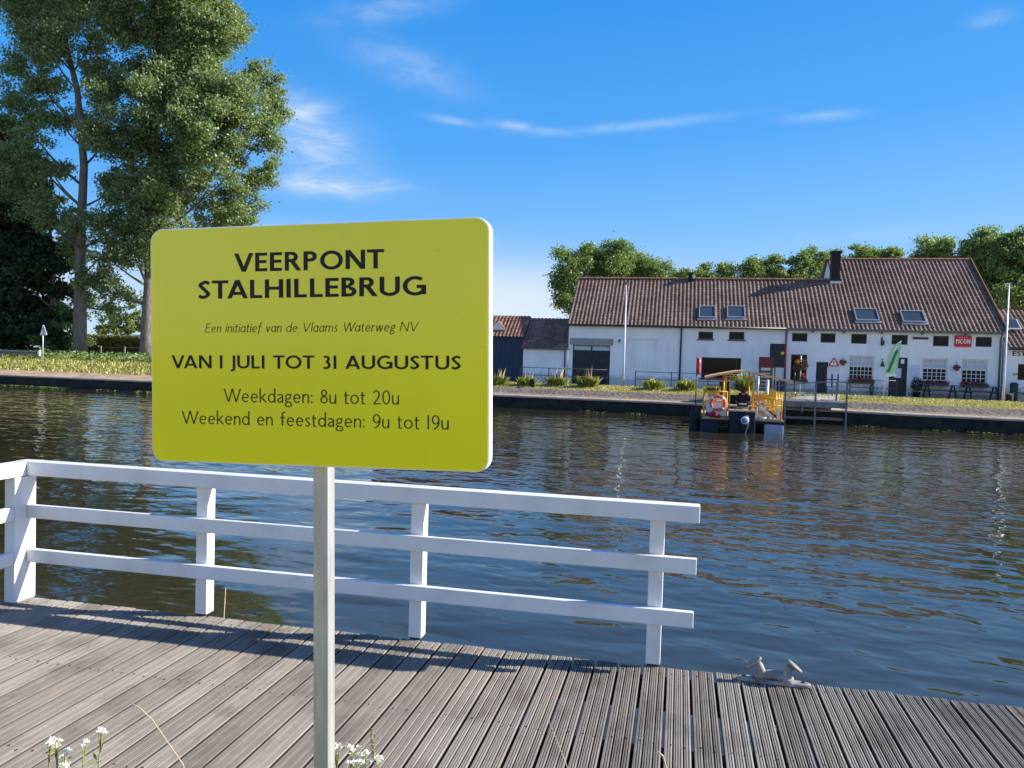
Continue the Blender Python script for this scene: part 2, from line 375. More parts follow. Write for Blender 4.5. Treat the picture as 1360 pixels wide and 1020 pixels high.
def m_deck():
    t = NT('deck_wood'); c = t.n('ShaderNodeTexCoord'); sp = t.n('ShaderNodeSeparateXYZ'); t.l(c.outputs['Object'], sp.inputs[0])
    fl = t.n('ShaderNodeMath', operation='DIVIDE'); t.l(sp.outputs[0], fl.inputs[0]); fl.inputs[1].default_value = .1265
    f2 = t.n('ShaderNodeMath', operation='FLOOR'); t.l(fl.outputs[0], f2.inputs[0])
    wn_ = t.n('ShaderNodeTexWhiteNoise', noise_dimensions='1D'); t.l(f2.outputs[0], wn_.inputs['W'])
    base = t.ramp(wn_.outputs['Value'], [(0, (.172,.156,.134)), (.5, (.212,.192,.166)), (1, (.255,.232,.20))])
    gr = t.noise(6, 6, t.coord((9, .8, 1)), .7)
    g = t.ramp(gr, [(.3, (.78,.76,.75)), (.5, (1,1,1)), (.7, (1.12,1.11,1.09))])
    st = t.ramp(t.noise(2.2, 5, t.coord((1.6, 1, 1)), .6), [(.36, (.66,.64,.64)), (.52, (1,1,1))])
    sx = t.ramp(t.noise(5, 3, t.coord((1, 1, 1)), .5), [(.62, (1,1,1)), (.74, (1.12,1.02,.93))])
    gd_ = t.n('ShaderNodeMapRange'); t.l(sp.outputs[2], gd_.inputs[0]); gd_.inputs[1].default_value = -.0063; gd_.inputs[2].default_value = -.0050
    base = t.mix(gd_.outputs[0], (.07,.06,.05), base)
    col = t.mix(1., t.mix(1., t.mix(1., base, g, 'MULTIPLY'), st, 'MULTIPLY'), sx, 'MULTIPLY')
    t.base(col, .82, .25); t.bump(gr, .5, .002); return t.m
MAT['deck'] = m_deck()

def m_water():
    t = NT('canal_water'); c = t.n('ShaderNodeTexCoord')
    mp = t.n('ShaderNodeMapping'); mp.inputs['Rotation'].default_value = (0, 0, -CA + R(6)); t.l(c.outputs['Object'], mp.inputs[0])
    def layer(sx, sy, scale, det, dist=.0, rough=.5):
        m = t.n('ShaderNodeMapping'); m.inputs['Scale'].default_value = (sx, sy, 1); t.l(mp.outputs[0], m.inputs[0])
        x = t.n('ShaderNodeTexNoise'); x.inputs['Scale'].default_value = scale; x.inputs['Detail'].default_value = det
        x.inputs['Distortion'].default_value = dist; x.inputs['Roughness'].default_value = rough
        t.l(m.outputs[0], x.inputs['Vector']); return x.outputs[0]
    def mul(a, k):
        x = t.n('ShaderNodeMath', operation='MULTIPLY'); t.l(a, x.inputs[0]); x.inputs[1].default_value = k; return x.outputs[0]
    def add(a, b):
        x = t.n('ShaderNodeMath', operation='ADD'); t.l(a, x.inputs[0]); t.l(b, x.inputs[1]); return x.outputs[0]
    def mul2(a, b):
        x = t.n('ShaderNodeMath', operation='MULTIPLY'); t.l(a, x.inputs[0]); t.l(b, x.inputs[1]); return x.outputs[0]
    h = add(add(mul(layer(.66, 1.15, 1.0, 1, .25), .80), mul(mul2(layer(.95, 1.5, 2.6, 1, .3), t.ramp(layer(.6, 1, .16, 3), [(.35, (.5,.5,.5)), (.62, (1.2,1.2,1.2))])), .26)), mul(layer(1, 1.6, 8.0, 2), .005))
    murk = t.ramp(layer(1, 1, .15, 3), [(.35, (.026,.024,.012)), (.65, (.040,.036,.018))])
    t.base(murk, .03, .5); t.p.inputs['IOR'].default_value = 1.55
    t.bump(h, 1.0, .071); return t.m
MAT['water'] = m_water()

# ------------------------------------------------------------------ terrain
QP = [(-150,82.5), (-33.3,49.9), (-22,46.8), (-1,42.1), (7.2,39.7), (15.7,36.3), (18.5,34.8), (22.2,33.4), (45,26.5), (150,-5)]
qx = np.array([p[0] for p in QP]); qy = np.array([p[1] for p in QP])
QN = np.array([math.sin(R(16)), math.cos(R(16))])
def quay(x): return np.interp(x, qx, qy)
LQ, LZ = [0,.35,1.0,2.1,4,8,12,30], [-.4,-.4,-.30,-.13,.2,.70,.86,.9]
RQ, RZ = [0,.35,1.0,2.1,3.6,4.6,5.4,30], [-.4,-.4,-.325,-.02,.20,.20,.10,.10]
def gz_q(x, q):
    w = min(1, max(0, (x+14)/9)); w = w*w*(3-2*w)
    return (1-w)*np.interp(q, LQ, LZ) + w*np.interp(q, RQ, RZ)
def far_z(x, y):
    q = 0
    for _ in range(6): q = (y - quay(x - q*QN[0]))/QN[1]
    return float(gz_q(x - q*QN[0], q))
def sheet(name, xs, qs, mat, dz=0.0, kind='structure', jitter=0):
    V = [];
    for x in xs:
        for q in qs:
            p = np.array([x, quay(x)]) + QN*q; j = random.uniform(-jitter, jitter) if q > 0 else 0
            V.append((p[0], p[1], gz_q(x, q)+dz+j))
    m = len(qs); Q = [(i*m+j, (i+1)*m+j, (i+1)*m+j+1, i*m+j+1) for i in range(len(xs)-1) for j in range(m-1)]
    o = np_mesh(name, np.array(V), np.array(Q), mat); tag(o, kind=kind); return o
XS = sorted(set(list(np.arange(-150, -60, 10)) + list(np.arange(-60, 50, 1.0)) + list(np.arange(50, 151, 10)) + [float(v) for v in qx]))
sheet('far_ground', XS, [0.0,.35,.8,1.2,1.6,2.1,2.8,3.6,4.6,5.4,6.5,8,10,12,16,25,45,100,300,1500], MAT['grass_ground'])
# revetment of rough stone between coping and grass (houses' side), soil strip on the tree side
xr = [x for x in XS if -9 <= x <= 120]
sheet('revetment', xr, [.62,.8,1.0,1.3,1.6,2.0], MAT['revetment'], .012)
sheet('bank_ledge', xr, [.26,.40,.55,.68], MAT['concrete'], .022)
xl = [x for x in XS if x <= -8]
sheet('bank_soil', xl, [.30,.8,1.15,1.5,2.0], MAT['soil'], .02)
# paved strip in front of the houses and the path down to the landing stage
o = MB().add([fac(-40,-1.7,.114), fac(60,-1.7,.114), fac(60,.6,.114), fac(-40,.6,.114)], [(0,1,2,3)]).build('pavement', MAT['paving']); tag(o, kind='structure')
pv, pf = [], []
for i in range(13):
    k = i/12; a = Vector((14.35, 36.9, 0)).lerp(fac(-4.0, -1.6), k); hw = 1.0 + .9*abs(k-.45)
    for sgn in (-1, 1):
        p = a + DV*sgn*hw; pv.append((p.x, p.y, far_z(p.x, p.y)+.022))
for i in range(12): pf.append((2*i, 2*i+1, 2*i+3, 2*i+2))
o = MB().add(pv, pf).build('path', MAT['paving']); tag(o, kind='structure')
# water and near bank
o = MB().add([(-400,-200,-1.05),(400,-200,-1.05),(400,300,-1.05),(-400,300,-1.05)], [(0,1,2,3)]).build('water', MAT['water']); tag(o, kind='structure')
nb = MB(); a, b = dk(-120,-2.42,-.05), dk(120,-2.42,-.05); c, d = dk(120,-200,-.05), dk(-120,-200,-.05)
nb.add([a, b, c, d, dk(-120,-.35,-1.25), dk(120,-.35,-1.25), dk(-120,-.1,-3), dk(120,-.1,-3)], [(0,1,2,3), (0,4,5,1), (4,6,7,5)])
o = nb.build('near_ground', MAT['grass_ground']); tag(o, kind='structure')
# quay wall of the far bank
qw = thing('quay_wall', 'long dark canal wall with a thin pale coping below the far bank', 'canal wall', (0, 42, -1.05))
V = []; cp = MB(); wb = MB()
st = [float(x) for x in qx]
for i in range(len(st)-1):
    for (mb, q0, q1, z0, z1) in ((wb, .02, .5, -2.2, -.47), (cp, -.04, .34, -.47, -.385)):
        vs = []
        for x in (st[i], st[i+1]):
            for q, z in ((q0,z0),(q1,z0),(q1,z1),(q0,z1)):
                vs.append((x+QN[0]*q, quay(x)+QN[1]*q-42, z+1.05))
        mb.add(vs, [(0,4,7,3),(3,7,6,2),(2,6,5,1),(0,1,5,4)])
wb.build('wall', MAT['wall_dark'], qw); cp.build('coping', MAT['concrete'], qw)

# ------------------------------------------------------------------ lettering: a hand drawn humanist stroke alphabet
def cr(pts, n=7):                        # smooth line through points
    P = [np.array(p, float) for p in pts]; P = [2*P[0]-P[1]] + P + [2*P[-1]-P[-2]]; out = []
    for i in range(1, len(P)-2):
        for k in range(n):
            t = k/n; a, b, c, d = P[i-1], P[i], P[i+1], P[i+2]
            out.append(.5*((2*b) + (c-a)*t + (2*a-5*b+4*c-d)*t*t + (3*b-a-3*c+d)*t**3))
    out.append(P[-2]); return out
def arc(cx, cy, rx, ry, a0, a1, n=20): return [(cx+rx*math.cos(R(a0+(a1-a0)*i/n)), cy+ry*math.sin(R(a0+(a1-a0)*i/n))) for i in range(n+1)]
def glyph(ch, w, it=False):
    h = w/2; X = .66; hb = w*.86; hh = hb/2
    L = lambda x0,y0,x1,y1: ('L', x0,y0,x1,y1)
    HB = lambda x0,x1,y: ('H', x0,x1,y)
    C = lambda p: ('C', p)
    if ch == ' ': return [], .44
    if ch == 'V': W_=.90; return [L(h*1.05,1,W_/2,0), L(W_-h*1.05,1,W_/2,0)], W_
    if ch == 'A': W_=.92; return [L(h*1.05,0,W_/2,1), L(W_-h*1.05,0,W_/2,1), HB(.2,W_-.2,.27)], W_
    if ch == 'E': W_=.56; return [L(h,0,h,1), HB(h,W_,1-hh), HB(h,W_-.03,.52), HB(h,W_,hh)], W_
    if ch == 'F': W_=.54; return [L(h,0,h,1), HB(h,W_,1-hh), HB(h,W_-.03,.5)], W_
    if ch == 'L': W_=.54; return [L(h,0,h,1), HB(h,W_,hh)], W_
    if ch == 'T': W_=.74; return [L(W_/2,0,W_/2,1), HB(0,W_,1-hh)], W_
    if ch == 'I': return [L(h,0,h,1)], w
    if ch == 'H': W_=.80; return [L(h,0,h,1), L(W_-h,0,W_-h,1), HB(h,W_-h,.52)], W_
    if ch == 'N': W_=.84; k=h*.9; return [L(k,0,k,1), L(W_-k,0,W_-k,1), L(k,1,W_-k,0)], W_
    if ch == 'M': W_=1.0; return [L(h,0,h,1), L(W_-h,0,W_-h,1), L(h,1,W_/2,.2), L(W_-h,1,W_/2,.2)], W_
    if ch == 'O': W_=1.02; return [C(arc(W_/2,.5,W_/2-h,.515-h,0,360,36))], W_
    if ch == 'C': W_=.86; return [C(arc(.5,.5,.5-h,.515-h,48,312,30))], W_
    if ch == 'G': W_=.94; return [C(arc(.5,.5,.5-h,.515-h,50,322,30)), L(W_-h,.06,W_-h,.5), HB(.56,W_,.48-hh*.2)], W_
    if ch in 'PR':
        r=.27-hh; W_=.62 if ch=='P' else .72; cx=.32
        g=[L(h,0,h,1), HB(h,cx,1-hh), HB(h,cx,.455+hh), C(arc(cx,.7275,.60-h-cx,.2725-hh,90,-90,14))]
        if ch=='R': g.append(L(.34,.5,W_-h*1.1+.03,0))
        return g, W_
    if ch == 'B':
        return [L(h,0,h,1), HB(h,.30,1-hh), HB(h,.32,.53), HB(h,.32,hh), C(arc(.30,.765,.55-h-.30,.235-hh,90,-90,12)), C(arc(.32,.265,.63-h-.32,.265-hh,90,-90,12))], .63
    if ch == 'S': W_=.56; return [C(cr([(W_-.05,.84),(W_*.55,1-h+.01),(h+.01,.75),(W_*.5,.51),(W_-h-.01,.26),(W_*.43,h-.01),(.03,.17)],8))], W_
    if ch == 'U': W_=.82; return [L(h,.32,h,1), L(W_-h,.32,W_-h,1), C(arc(W_/2,.33,W_/2-h,.345-h,180,360,18))], W_
    if ch == 'J': W_=.30; return [L(W_-h,.06,W_-h,1), C(cr([(W_-h,.10),(W_-h-.02,-.06),(W_-h-.12,-.15),(.0,-.17)],6))], W_
    if ch == 'W':
        W_=1.34; a=W_*.29; b=W_*.5; return [L(h,1,a,0), L(a,0,b,1), L(b,1,W_-a,0), L(W_-a,0,W_-h,1)], W_
    if ch == '1': return [L(h,0,h,1)], w
    if ch == '3': return [C(cr([(.03,.88),(.2,1-h),(.43-h,.78),(.36-h,.57),(.17,.53)],7)), C(cr([(.17,.535),(.37-h,.50),(.47-h,.27),(.25,h-.02),(.02,.08)],7))], .48
    if ch == '2': return [C(cr([(.04,.80),(.14,.95),(.27,1-h),(.46-h,.77),(.36,.47),(.05,hh)],8)), HB(.03,.52,hh)], .52
    if ch == '0': return [C(arc(.27,.5,.27-h,.51-h,0,360,32))], .54
    if ch == '8': return [C(arc(.26,.755,.22-h,.255-h,0,360,26)), C(arc(.26,.265,.26-h,.275-h,0,360,28))], .52
    if ch == '9': return [C(arc(.26,.67,.26-h,.34-h,0,360,28)), C(cr([(.52-h,.66),(.46,.34),(.30,.10),(.13,-.01)],7))], .52
    if ch == ':': return [('D', .07, .07), ('D', .07, X-.1)], .14
    # lower case
    if ch == 'a' and it: return [C(arc(.27,X/2,.27-h,X/2+.01-h,0,360,24)), L(.54-h,0,.54-h,X)], .54
    if ch == 'a': return [L(.45-h,0,.45-h,X-.2), C(cr([(.05,X-.10),(.22,X-h),(.42-h,X-.10),(.45-h,X-.22)],6)), C(cr([(.45-h,.385),(.22,.35),(h,.18),(.18,h-.01),(.45-h,.15)],7))], .45
    if ch == 'd': return [C(arc(.28,X/2,.28-h,X/2+.01-h,0,360,26)), L(.56-h,0,.56-h,1.06)], .56
    if ch == 'e': return [HB(h,.54-h,X*.53), C(arc(.28,X/2,.27-h,X/2+.01-h,6,318,28))], .55
    if ch == 'f': return [L(.15,0,.15,.8) if not it else L(.15,-.22,.15,.8), C(cr([(.15,.78),(.17,.95),(.27,1.05-h),(.38,1.03)],6)), HB(0,.34,X-hh)], .34
    if ch == 'g': return [C(arc(.24,.45,.21-h,.22-h,0,360,24)), C(cr([(.10,.27),(.06,.17),(.16,.08),(.36,.05),(.48,-.07),(.40,-.23),(.20,-.26),(.04,-.17),(.08,-.02),(.18,.07)],6)), HB(.33,.49,X-hh)], .49
    if ch == 'i': return [L(h,0,h,X), ('D', h, .88)], w
    if ch == 'k': return [L(h,0,h,1.06), L(.10,.30,.44,X), L(.17,.36,.50,0)], .50
    if ch == 'l': return [L(h,0,h,1.06)], w
    if ch == 'm': return [L(h,0,h,X), L(.43,0,.43,X-.22), L(.86-h,0,.86-h,X-.22), C(cr([(h,X-.24),(.13,X-.08),(.25,X-h),(.40,X-.09),(.43,X-.24)],6)), C(cr([(.43,X-.24),(.53,X-.08),(.66,X-h),(.83-h,X-.09),(.86-h,X-.24)],6))], .86
    if ch == 'n': return [L(h,0,h,X), L(.49-h,0,.49-h,X-.22), C(cr([(h,X-.26),(.14,X-.08),(.28,X-h),(.46-h,X-.09),(.49-h,X-.24)],7))], .49
    if ch == 'o': return [C(arc(.30,X/2,.30-h,X/2+.01-h,0,360,28))], .60
    if ch == 'r': return [L(h,0,h,X), C(cr([(h,X-.24),(.12,X-.08),(.22,X-h),(.31,X-h)],6))], .31
    if ch == 's': return [C(cr([(.34,X-.07),(.19,X-h+.01),(h,X-.16),(.19,X/2),(.36-h,.16),(.17,h-.01),(.02,.08)],7))], .37
    if ch == 't': return [L(.12,.14,.12,.86), C(cr([(.12,.16),(.14,.04),(.22,h-.02),(.32,.03)],6)), HB(0,.31,X-hh)], .32
    if ch == 'u': return [L(h,.22,h,X), L(.49-h,0,.49-h,X), C(cr([(h,.24),(.04+h,.09),(.21,h-.01),(.36,.08),(.49-h,.26)],7))], .49
    if ch == 'v': return [L(h,X,.25,0), L(.5-h,X,.25,0)], .5
    if ch == 'w': return [L(h,X,.21,0), L(.21,0,.39,X), L(.39,X,.57,0), L(.57,0,.78-h,X)], .78
    return [], .3
def letter_line(mbs, text, w, gap, x0, x1, yb, cap, zf, slant=0., it=False):
    """flat letters in x (right) and z (up), facing -y, between x0 and x1 with base line yb; zf is the y of the face"""
    pos, els = 0., []
    kern = {'ST': -.05, 'TA': -.17, 'VA': -.17, 'AL': -.02, 'TO': -.05, 'OT': -.05, 'NT': -.03, 'AU': -.03, 'RP': .01, 'LI': .02, 'IL': .03, 'HI': .02, 'LL': .02, '31': .05, 'We': -.08, 'Wa': -.1, 'VE': -.04, 'ta': 0, '19': .06} 
    for i_, ch in enumerate(text):
        g, W_ = glyph(ch, w, it)
        for e in g: els.append((pos, e, text[:i_].count(' ')))
        pos += W_ + (gap if ch != ' ' else 0) + kern.get(text[i_:i_+2], 0)
    tot = pos - gap; sx = (x1-x0)/tot; n = 0
    def put(poly):
        nonlocal n; n += 1
        vs = [(x0 + (p[0] + slant*p[1])*sx, zf - .000012*(n % 40), yb + p[1]*cap) for p in poly]
        mb.add(vs, [tuple(range(len(vs)))])
    h = w/2
    for ox, e, wi in els:
        mb = mbs[wi]
        if e[0] == 'L':
            _, a, b, c, d = e; dx, dy = c-a, d-b; k = w*math.hypot(dx, dy)/abs(dy)/2 if abs(dy) > 1e-6 else h
            k = min(k, w*.85); put([(ox+a-k,b),(ox+a+k,b),(ox+c+k,d),(ox+c-k,d)])
        elif e[0] == 'H':
            _, a, b, y = e; q = w*.86/2; put([(ox+a,y-q),(ox+b,y-q),(ox+b,y+q),(ox+a,y+q)])
        elif e[0] == 'D':
            put([(ox+e[1]+.062*math.cos(i*.5236), e[2]+.062*math.sin(i*.5236)) for i in range(12)])
        else:
            P = [np.array(p, float) for p in e[1]]; m = len(P); closed = np.linalg.norm(P[0]-P[-1]) < 1e-6; Ls, Rs = [], []
            for i in range(m):
                a = P[i-1] if i > 0 else (P[-2] if closed else P[0]); b = P[i+1] if i < m-1 else (P[1] if closed else P[-1])
                t = (b-a)/np.linalg.norm(b-a); nn = np.array([-t[1], t[0]])
                kk = h*(1 - .12*abs(nn[1]))
                Ls.append(P[i]+nn*kk); Rs.append(P[i]-nn*kk)
            n += 1; base = len(mb.v)
            vs = [(x0+(ox+p[0]+slant*p[1])*sx, zf-.000012*(n % 40), yb+p[1]*cap) for pr in zip(Ls, Rs) for p in pr]
            mb.add(vs, [(2*i, 2*i+2, 2*i+3, 2*i+1) for i in range(m-1)])
def text_part(name, mat, parent, *a, **k):
    mbs = [MB() for _ in a[0].split(' ')]; letter_line(mbs, *a, **k); return [mb.build(name, mat, parent, fixn=False) for mb in mbs]

# ------------------------------------------------------------------ the yellow sign
SB = Vector((-0.047, 1.80, 0))           # right lower corner of the panel, seen from the front
TILT = R(1.5); SW, SH, STH = .905, .60, .030
sc = SB - DV*(SW/2)                       # below the middle of the panel
sign = thing('information_sign', 'yellow ferry notice board with black lettering on a square metal post', 'sign', (sc.x, sc.y, -.05), CA)
def rrect(x0, x1, z0, z1, r, n=6):
    out = []
    for cx, cz, a0 in ((x1-r,z0+r,-90),(x1-r,z1-r,0),(x0+r,z1-r,90),(x0+r,z0+r,180)):
        for i in range(n+1): a = R(a0+90*i/n); out.append((cx+r*math.cos(a), cz+r*math.sin(a)))
    return out
Z0 = 1.367 + .05
def tilt(o):                              # lean of the whole board about the foot of its middle line
    for v in o.data.vertices:
        x, z = v.co.x, v.co.z - Z0
        v.co.x = x*math.cos(TILT) - z*math.sin(TILT); v.co.z = Z0 + x*math.sin(TILT) + z*math.cos(TILT)
pb = MB().prism(rrect(-SW/2, SW/2, Z0, Z0+SH, .034), 0, STH).build('panel', MAT['white_vinyl'], sign, bevel=.002)
fp = rrect(-SW/2+.003, SW/2-.004, Z0+.003, Z0+SH-.003, .032)
fp[2:5] = [(SW/2-.022, Z0+.004), (SW/2-.012, Z0+.012), (SW/2-.006, Z0+.022)]
face = MB().prism(fp, -.0012, .0005).build('face', MAT['sign_yellow'], sign)
parts = [pb, face]
def ux(u): return -SW/2 + u*SW/1.5
def uz(v): return Z0 + v*SH
for (tx, w, gp, a, b, yb, cap, sl_, it) in (
    ('VEERPONT', .19, .125, .401, 1.066, .809, .077, 0, False), ('STALHILLEBRUG', .19, .115, .231, 1.242, .698, .077, 0, False),
    ('Een initiatief van de Vlaams Waterweg NV', .085, .14, .262, 1.205, .556, .038, .20, True),
    ('VAN 1 JULI TOT 31 AUGUSTUS', .175, .12, .100, 1.385, .404, .055, 0, False),
    ('Weekdagen: 8u tot 20u', .092, .125, .347, 1.128, .262, .057, 0, False), ('Weekend en feestdagen: 9u tot 19u', .092, .125, .146, 1.335, .166, .056, 0, False)):
    parts.extend(text_part('lettering', MAT['black_vinyl'], sign, tx, w, gp, ux(a), ux(b), uz(yb), cap*SH, -.0016, slant=sl_, it=it))
po = MB().box(-.012, .028, STH+.001, STH+.041, Z0-.3, Z0+SH-.05)
post = po.build('post', MAT['aluminium'], sign, bevel=.0012); parts.append(post)
for o in parts: tilt(o)
# lower run of the post, leaning slightly the other way as in the ground
for v in post.data.vertices:
    if v.co.z < Z0 - .1: v.co.z = 0.0; v.co.x += .023
for zz in (Z0+.12, Z0+.48):
    b = MB(); b.box(-.05, .10, STH+.0005, STH+.006, zz-.02, zz+.02); o = b.build('bracket', MAT['pale_metal'], sign); tilt(o)

# ------------------------------------------------------------------ wooden deck
BW = .1265
deck = thing('jetty_deck', 'weathered grey landing deck of grooved planks beside the water', 'deck', tuple(dk(0,0,0)), CA)
bm_ = MB(); i0, i1 = -33, 42
prof = []
gw = .0118; x = .004; prof.append((x, -.028)); prof.append((x, -.002)); prof.append((x+.002, 0))
ng = 9; span = BW-.012-.004
for g in range(ng):
    c = x + .002 + span*(g+1)/(ng+1)
    wd, dp = (.0026, .0052) if g not in (2, 6) else (.0060, .0064)
    prof += [(c-wd, 0), (c+wd*.15, -dp), (c+wd*.75, -dp), (c+wd, 0)]
prof += [(BW-.0095-.005, 0), (BW-.0095, -.005), (BW-.0095, -.028)]
for i in range(i0, i1):
    xo = i*BW; dz = random.uniform(-.0015, .0015); sk = random.uniform(-.0015, .0015); ye = random.uniform(-.006, .012); y0 = -2.40 + random.uniform(-.01, .01)
    n = len(prof); vs = [(xo+px_+sk, y0, pz+dz) for px_, pz in prof] + [(xo+px_-sk, ye, pz+dz) for px_, pz in prof]
    fs = [(k, k+1, n+k+1, n+k) for k in range(n-1)] + [tuple(range(n)), tuple(range(2*n-1, n-1, -1)), (n-1, 0, n, 2*n-1)]
    bm_.add(vs, fs)
bm_.build('planking', MAT['deck'], deck)
jb = MB()
for v in (-.08, -.85, -1.6, -2.3): jb.box(i0*BW, i1*BW, v-.03, v+.03, -.19, -.03)
build_each(jb, 'joist', MAT['timber'], deck)
pl = MB()
for k in range(5):
    u = i0*BW + .3 + k*2.2
    pl.lathe([(.09,-2.2),(.09,-.19)], 12, (u, -.25, 0))
build_each(pl, 'pile', MAT['timber'], deck)
scw = MB()
for i in range(i0, i1):
    for v in (-.08, -.85, -1.6, -2.3):
        for dx in (.03, .09):
            scw.lathe([(.0042,-.002),(.0042,.0008),(.002,.0008)], 6, (i*BW+dx+random.uniform(-.004,.004), v+random.uniform(-.012,.012), .0012), False)
o = scw.build('screws', MAT['black_metal'], deck, fixn=False); o['kind'] = 'stuff'

# ------------------------------------------------------------------ white railing
rail = thing('white_railing', 'white painted wooden railing with three rails along the deck edge', 'railing', tuple(dk(-2,0,0)), CA)
def rb(name, x0, x1, y0, y1, z0, z1):
    return MB().box(x0+2, x1+2, y0, y1, z0, z1).build(name, MAT['white_paint'], rail, bevel=.004)
for u in (-2.83, -1.435, -.075): rb('post', u-.039, u+.039, -.003, .076, .012, .80)
rb('corner_post', -4.150, -4.072, -.135, .03, .0, .80)
rb('top_rail', -4.165, .144, -.045, .050, .805, .895)
rb('middle_rail', -4.070, .136, -.044, -.004, .53, .614)
rb('bottom_rail', -4.070, .130, -.044, -.004, .243, .327)
rb('top_rail', -4.165, -4.072, -2.45, -.048, .805, .893)
rb('middle_rail', -4.115, -4.074, -2.45, -.137, .53, .614)
rb('bottom_rail', -4.115, -4.074, -2.45, -.137, .243, .327)
rb('post', -4.185, -4.117, -1.55, -1.475, .0, .80)
sf = MB()
for u in (-2.83, -1.435, -.075): sf.box(u-.03+2, u+.03+2, 0, .068, 0, .012)
build_each(sf, 'post_shoe', MAT['black_metal'], rail)

# ------------------------------------------------------------------ mooring cleat
cl = thing('mooring_cleat', 'grey cast iron mooring cleat with two horns bolted to the deck edge', 'mooring cleat', tuple(dk(.545,-.045,.003)), CA)
b = MB(); pts = []
for i in range(24):
    a = 2*math.pi*i/24; pts.append((.185*math.copysign(abs(math.cos(a))**.55, math.cos(a)), 0.030*math.copysign(abs(math.sin(a))**.8, math.sin(a))))
n = 24; b.add([(x,y,0) for x,y in pts]+[(x,y,.012) for x,y in pts]+[(x*.93,y*.8,.018) for x,y in pts],
              [tuple(range(n-1,-1,-1)), tuple(range(2*n,3*n))]+[(i,(i+1)%n,n+(i+1)%n,n+i) for i in range(n)]+[(n+i,n+(i+1)%n,2*n+(i+1)%n,2*n+i) for i in range(n)])
b.tube([(-.085,0,.014),(-.05,0,.036),(0,0,.044),(.05,0,.036),(.085,0,.014)], [.028,.027,.024,.027,.028], 12)
b.build('base', MAT['cast_grey'], cl)
for s_ in (-1, 1):
    h_ = MB().tube([(s_*.045,0,.026),(s_*.062,0,.056),(s_*.072,0,.082),(s_*.088,0,.096)], [.026,.021,.019,.021], 12)
    k = len(h_.v)
    ax = Vector((s_*.62, 0, .78)).normalized(); c0 = Vector((s_*.100, 0, .096))
    xx = Vector((0,1,0)); yy = ax.cross(xx).normalized(); vs = []
    for r_, hh_ in ((.016,-.012),(.036,-.004),(.038,.003),(.034,.009),(.010,.006)):
        for j in range(16):
            a = 2*math.pi*j/16; vs.append(c0 + xx*math.cos(a)*r_*.72 + yy*math.sin(a)*r_*1.25 + ax*hh_)
    h_.add(vs, [(i*16+j, i*16+(j+1) % 16, (i+1)*16+(j+1) % 16, (i+1)*16+j) for i in range(4) for j in range(16)]+[tuple(range(64,80)), tuple(range(15,-1,-1))], True)
    h_.build('horn', MAT['cast_grey'], cl)
bl = MB()
for s_ in (-.148, .148): bl.lathe([(.011,.012),(.011,.022),(.006,.024)], 6, (s_,0,0))
build_each(bl, 'bolt', MAT['black_metal'], cl)
# ------------------------------------------------------------------ houses of the far bank (local x along the facade, y away from the water)
def wall_front(mb, s0, s1, z0, z1, holes, depth=.16, y=0.0):
    xs = sorted({s0, s1, *[h[0] for h in holes], *[h[1] for h in holes]}); zs = sorted({z0, z1, *[h[2] for h in holes], *[h[3] for h in holes]})
    for i in range(len(xs)-1):
        for j in range(len(zs)-1):
            cx, cz = (xs[i]+xs[i+1])/2, (zs[j]+zs[j+1])/2
            if any(h[0] < cx < h[1] and h[2] < cz < h[3] for h in holes): continue
            mb.add([(xs[i],y,zs[j]),(xs[i+1],y,zs[j]),(xs[i+1],y,zs[j+1]),(xs[i],y,zs[j+1])], [(0,1,2,3)])
    for a, b, c, d in holes:
        e = y+depth
        mb.add([(a,y,c),(b,y,c),(b,y,d),(a,y,d),(a,e,c),(b,e,c),(b,e,d),(a,e,d)], [(0,4,5,1),(1,5,6,2),(2,6,7,3),(3,7,4,0)])
def roof_tiles(name, mat, parent, s0, s1, t0, z0, t1, z1, pitch=.235, course=.31, amp=.045):
    L = math.hypot(t1-t0, z1-z0); ut, uz_ = (t1-t0)/L, (z1-z0)/L; nt, nz_ = -uz_, ut
    cols = max(1, int(round((s1-s0)/pitch))); rows = max(1, int(round(L/course)))
    px = np.linspace(s0, s1, cols*6+1); ph = (np.arange(cols*6+1) % 6)/6
    hp = amp*np.array([0, .75, 1.0, .75, .15, -.05])[np.arange(cols*6+1) % 6]
    V = []
    for r_ in range(rows):
        for d, e in ((0, .018), (1, 0.002)):
            dist = L*(r_+d)/rows
            off = hp + e
            V.append(np.stack([px, t0 + ut*dist + nt*off, z0 + uz_*dist + nz_*off], 1))
    V = np.array(V); m = V.shape[1]; k = V.shape[0]; V = V.reshape(-1, 3)
    V[:,1] += rng.normal(0, .003, len(V))
    Q = [(i*m+j, i*m+j+1, (i+1)*m+j+1, (i+1)*m+j) for i in range(k-1) for j in range(m-1)]
    o = np_mesh(name, V, np.array(Q), mat, parent)
    o.data.polygons.foreach_set('use_smooth', np.zeros(len(Q), dtype=bool)); return o
def ridge_caps(mb, s0, s1, t, z, r=.13, step=.36):
    n = max(1, int((s1-s0)/step))
    for i in range(n):
        a, b = s0+(s1-s0)*i/n, s0+(s1-s0)*(i+1)/n+.03
        vs = []
        for x, rr in ((a, r*1.12), (b, r)):
            for k in range(7): an = math.pi*k/6; vs.append((x, t+rr*math.cos(an), z-.05+rr*math.sin(an)))
        mb.add(vs, [(k, k+1, 8+k, 7+k) for k in range(6)]+[tuple(range(7)), tuple(range(13, 6, -1))])
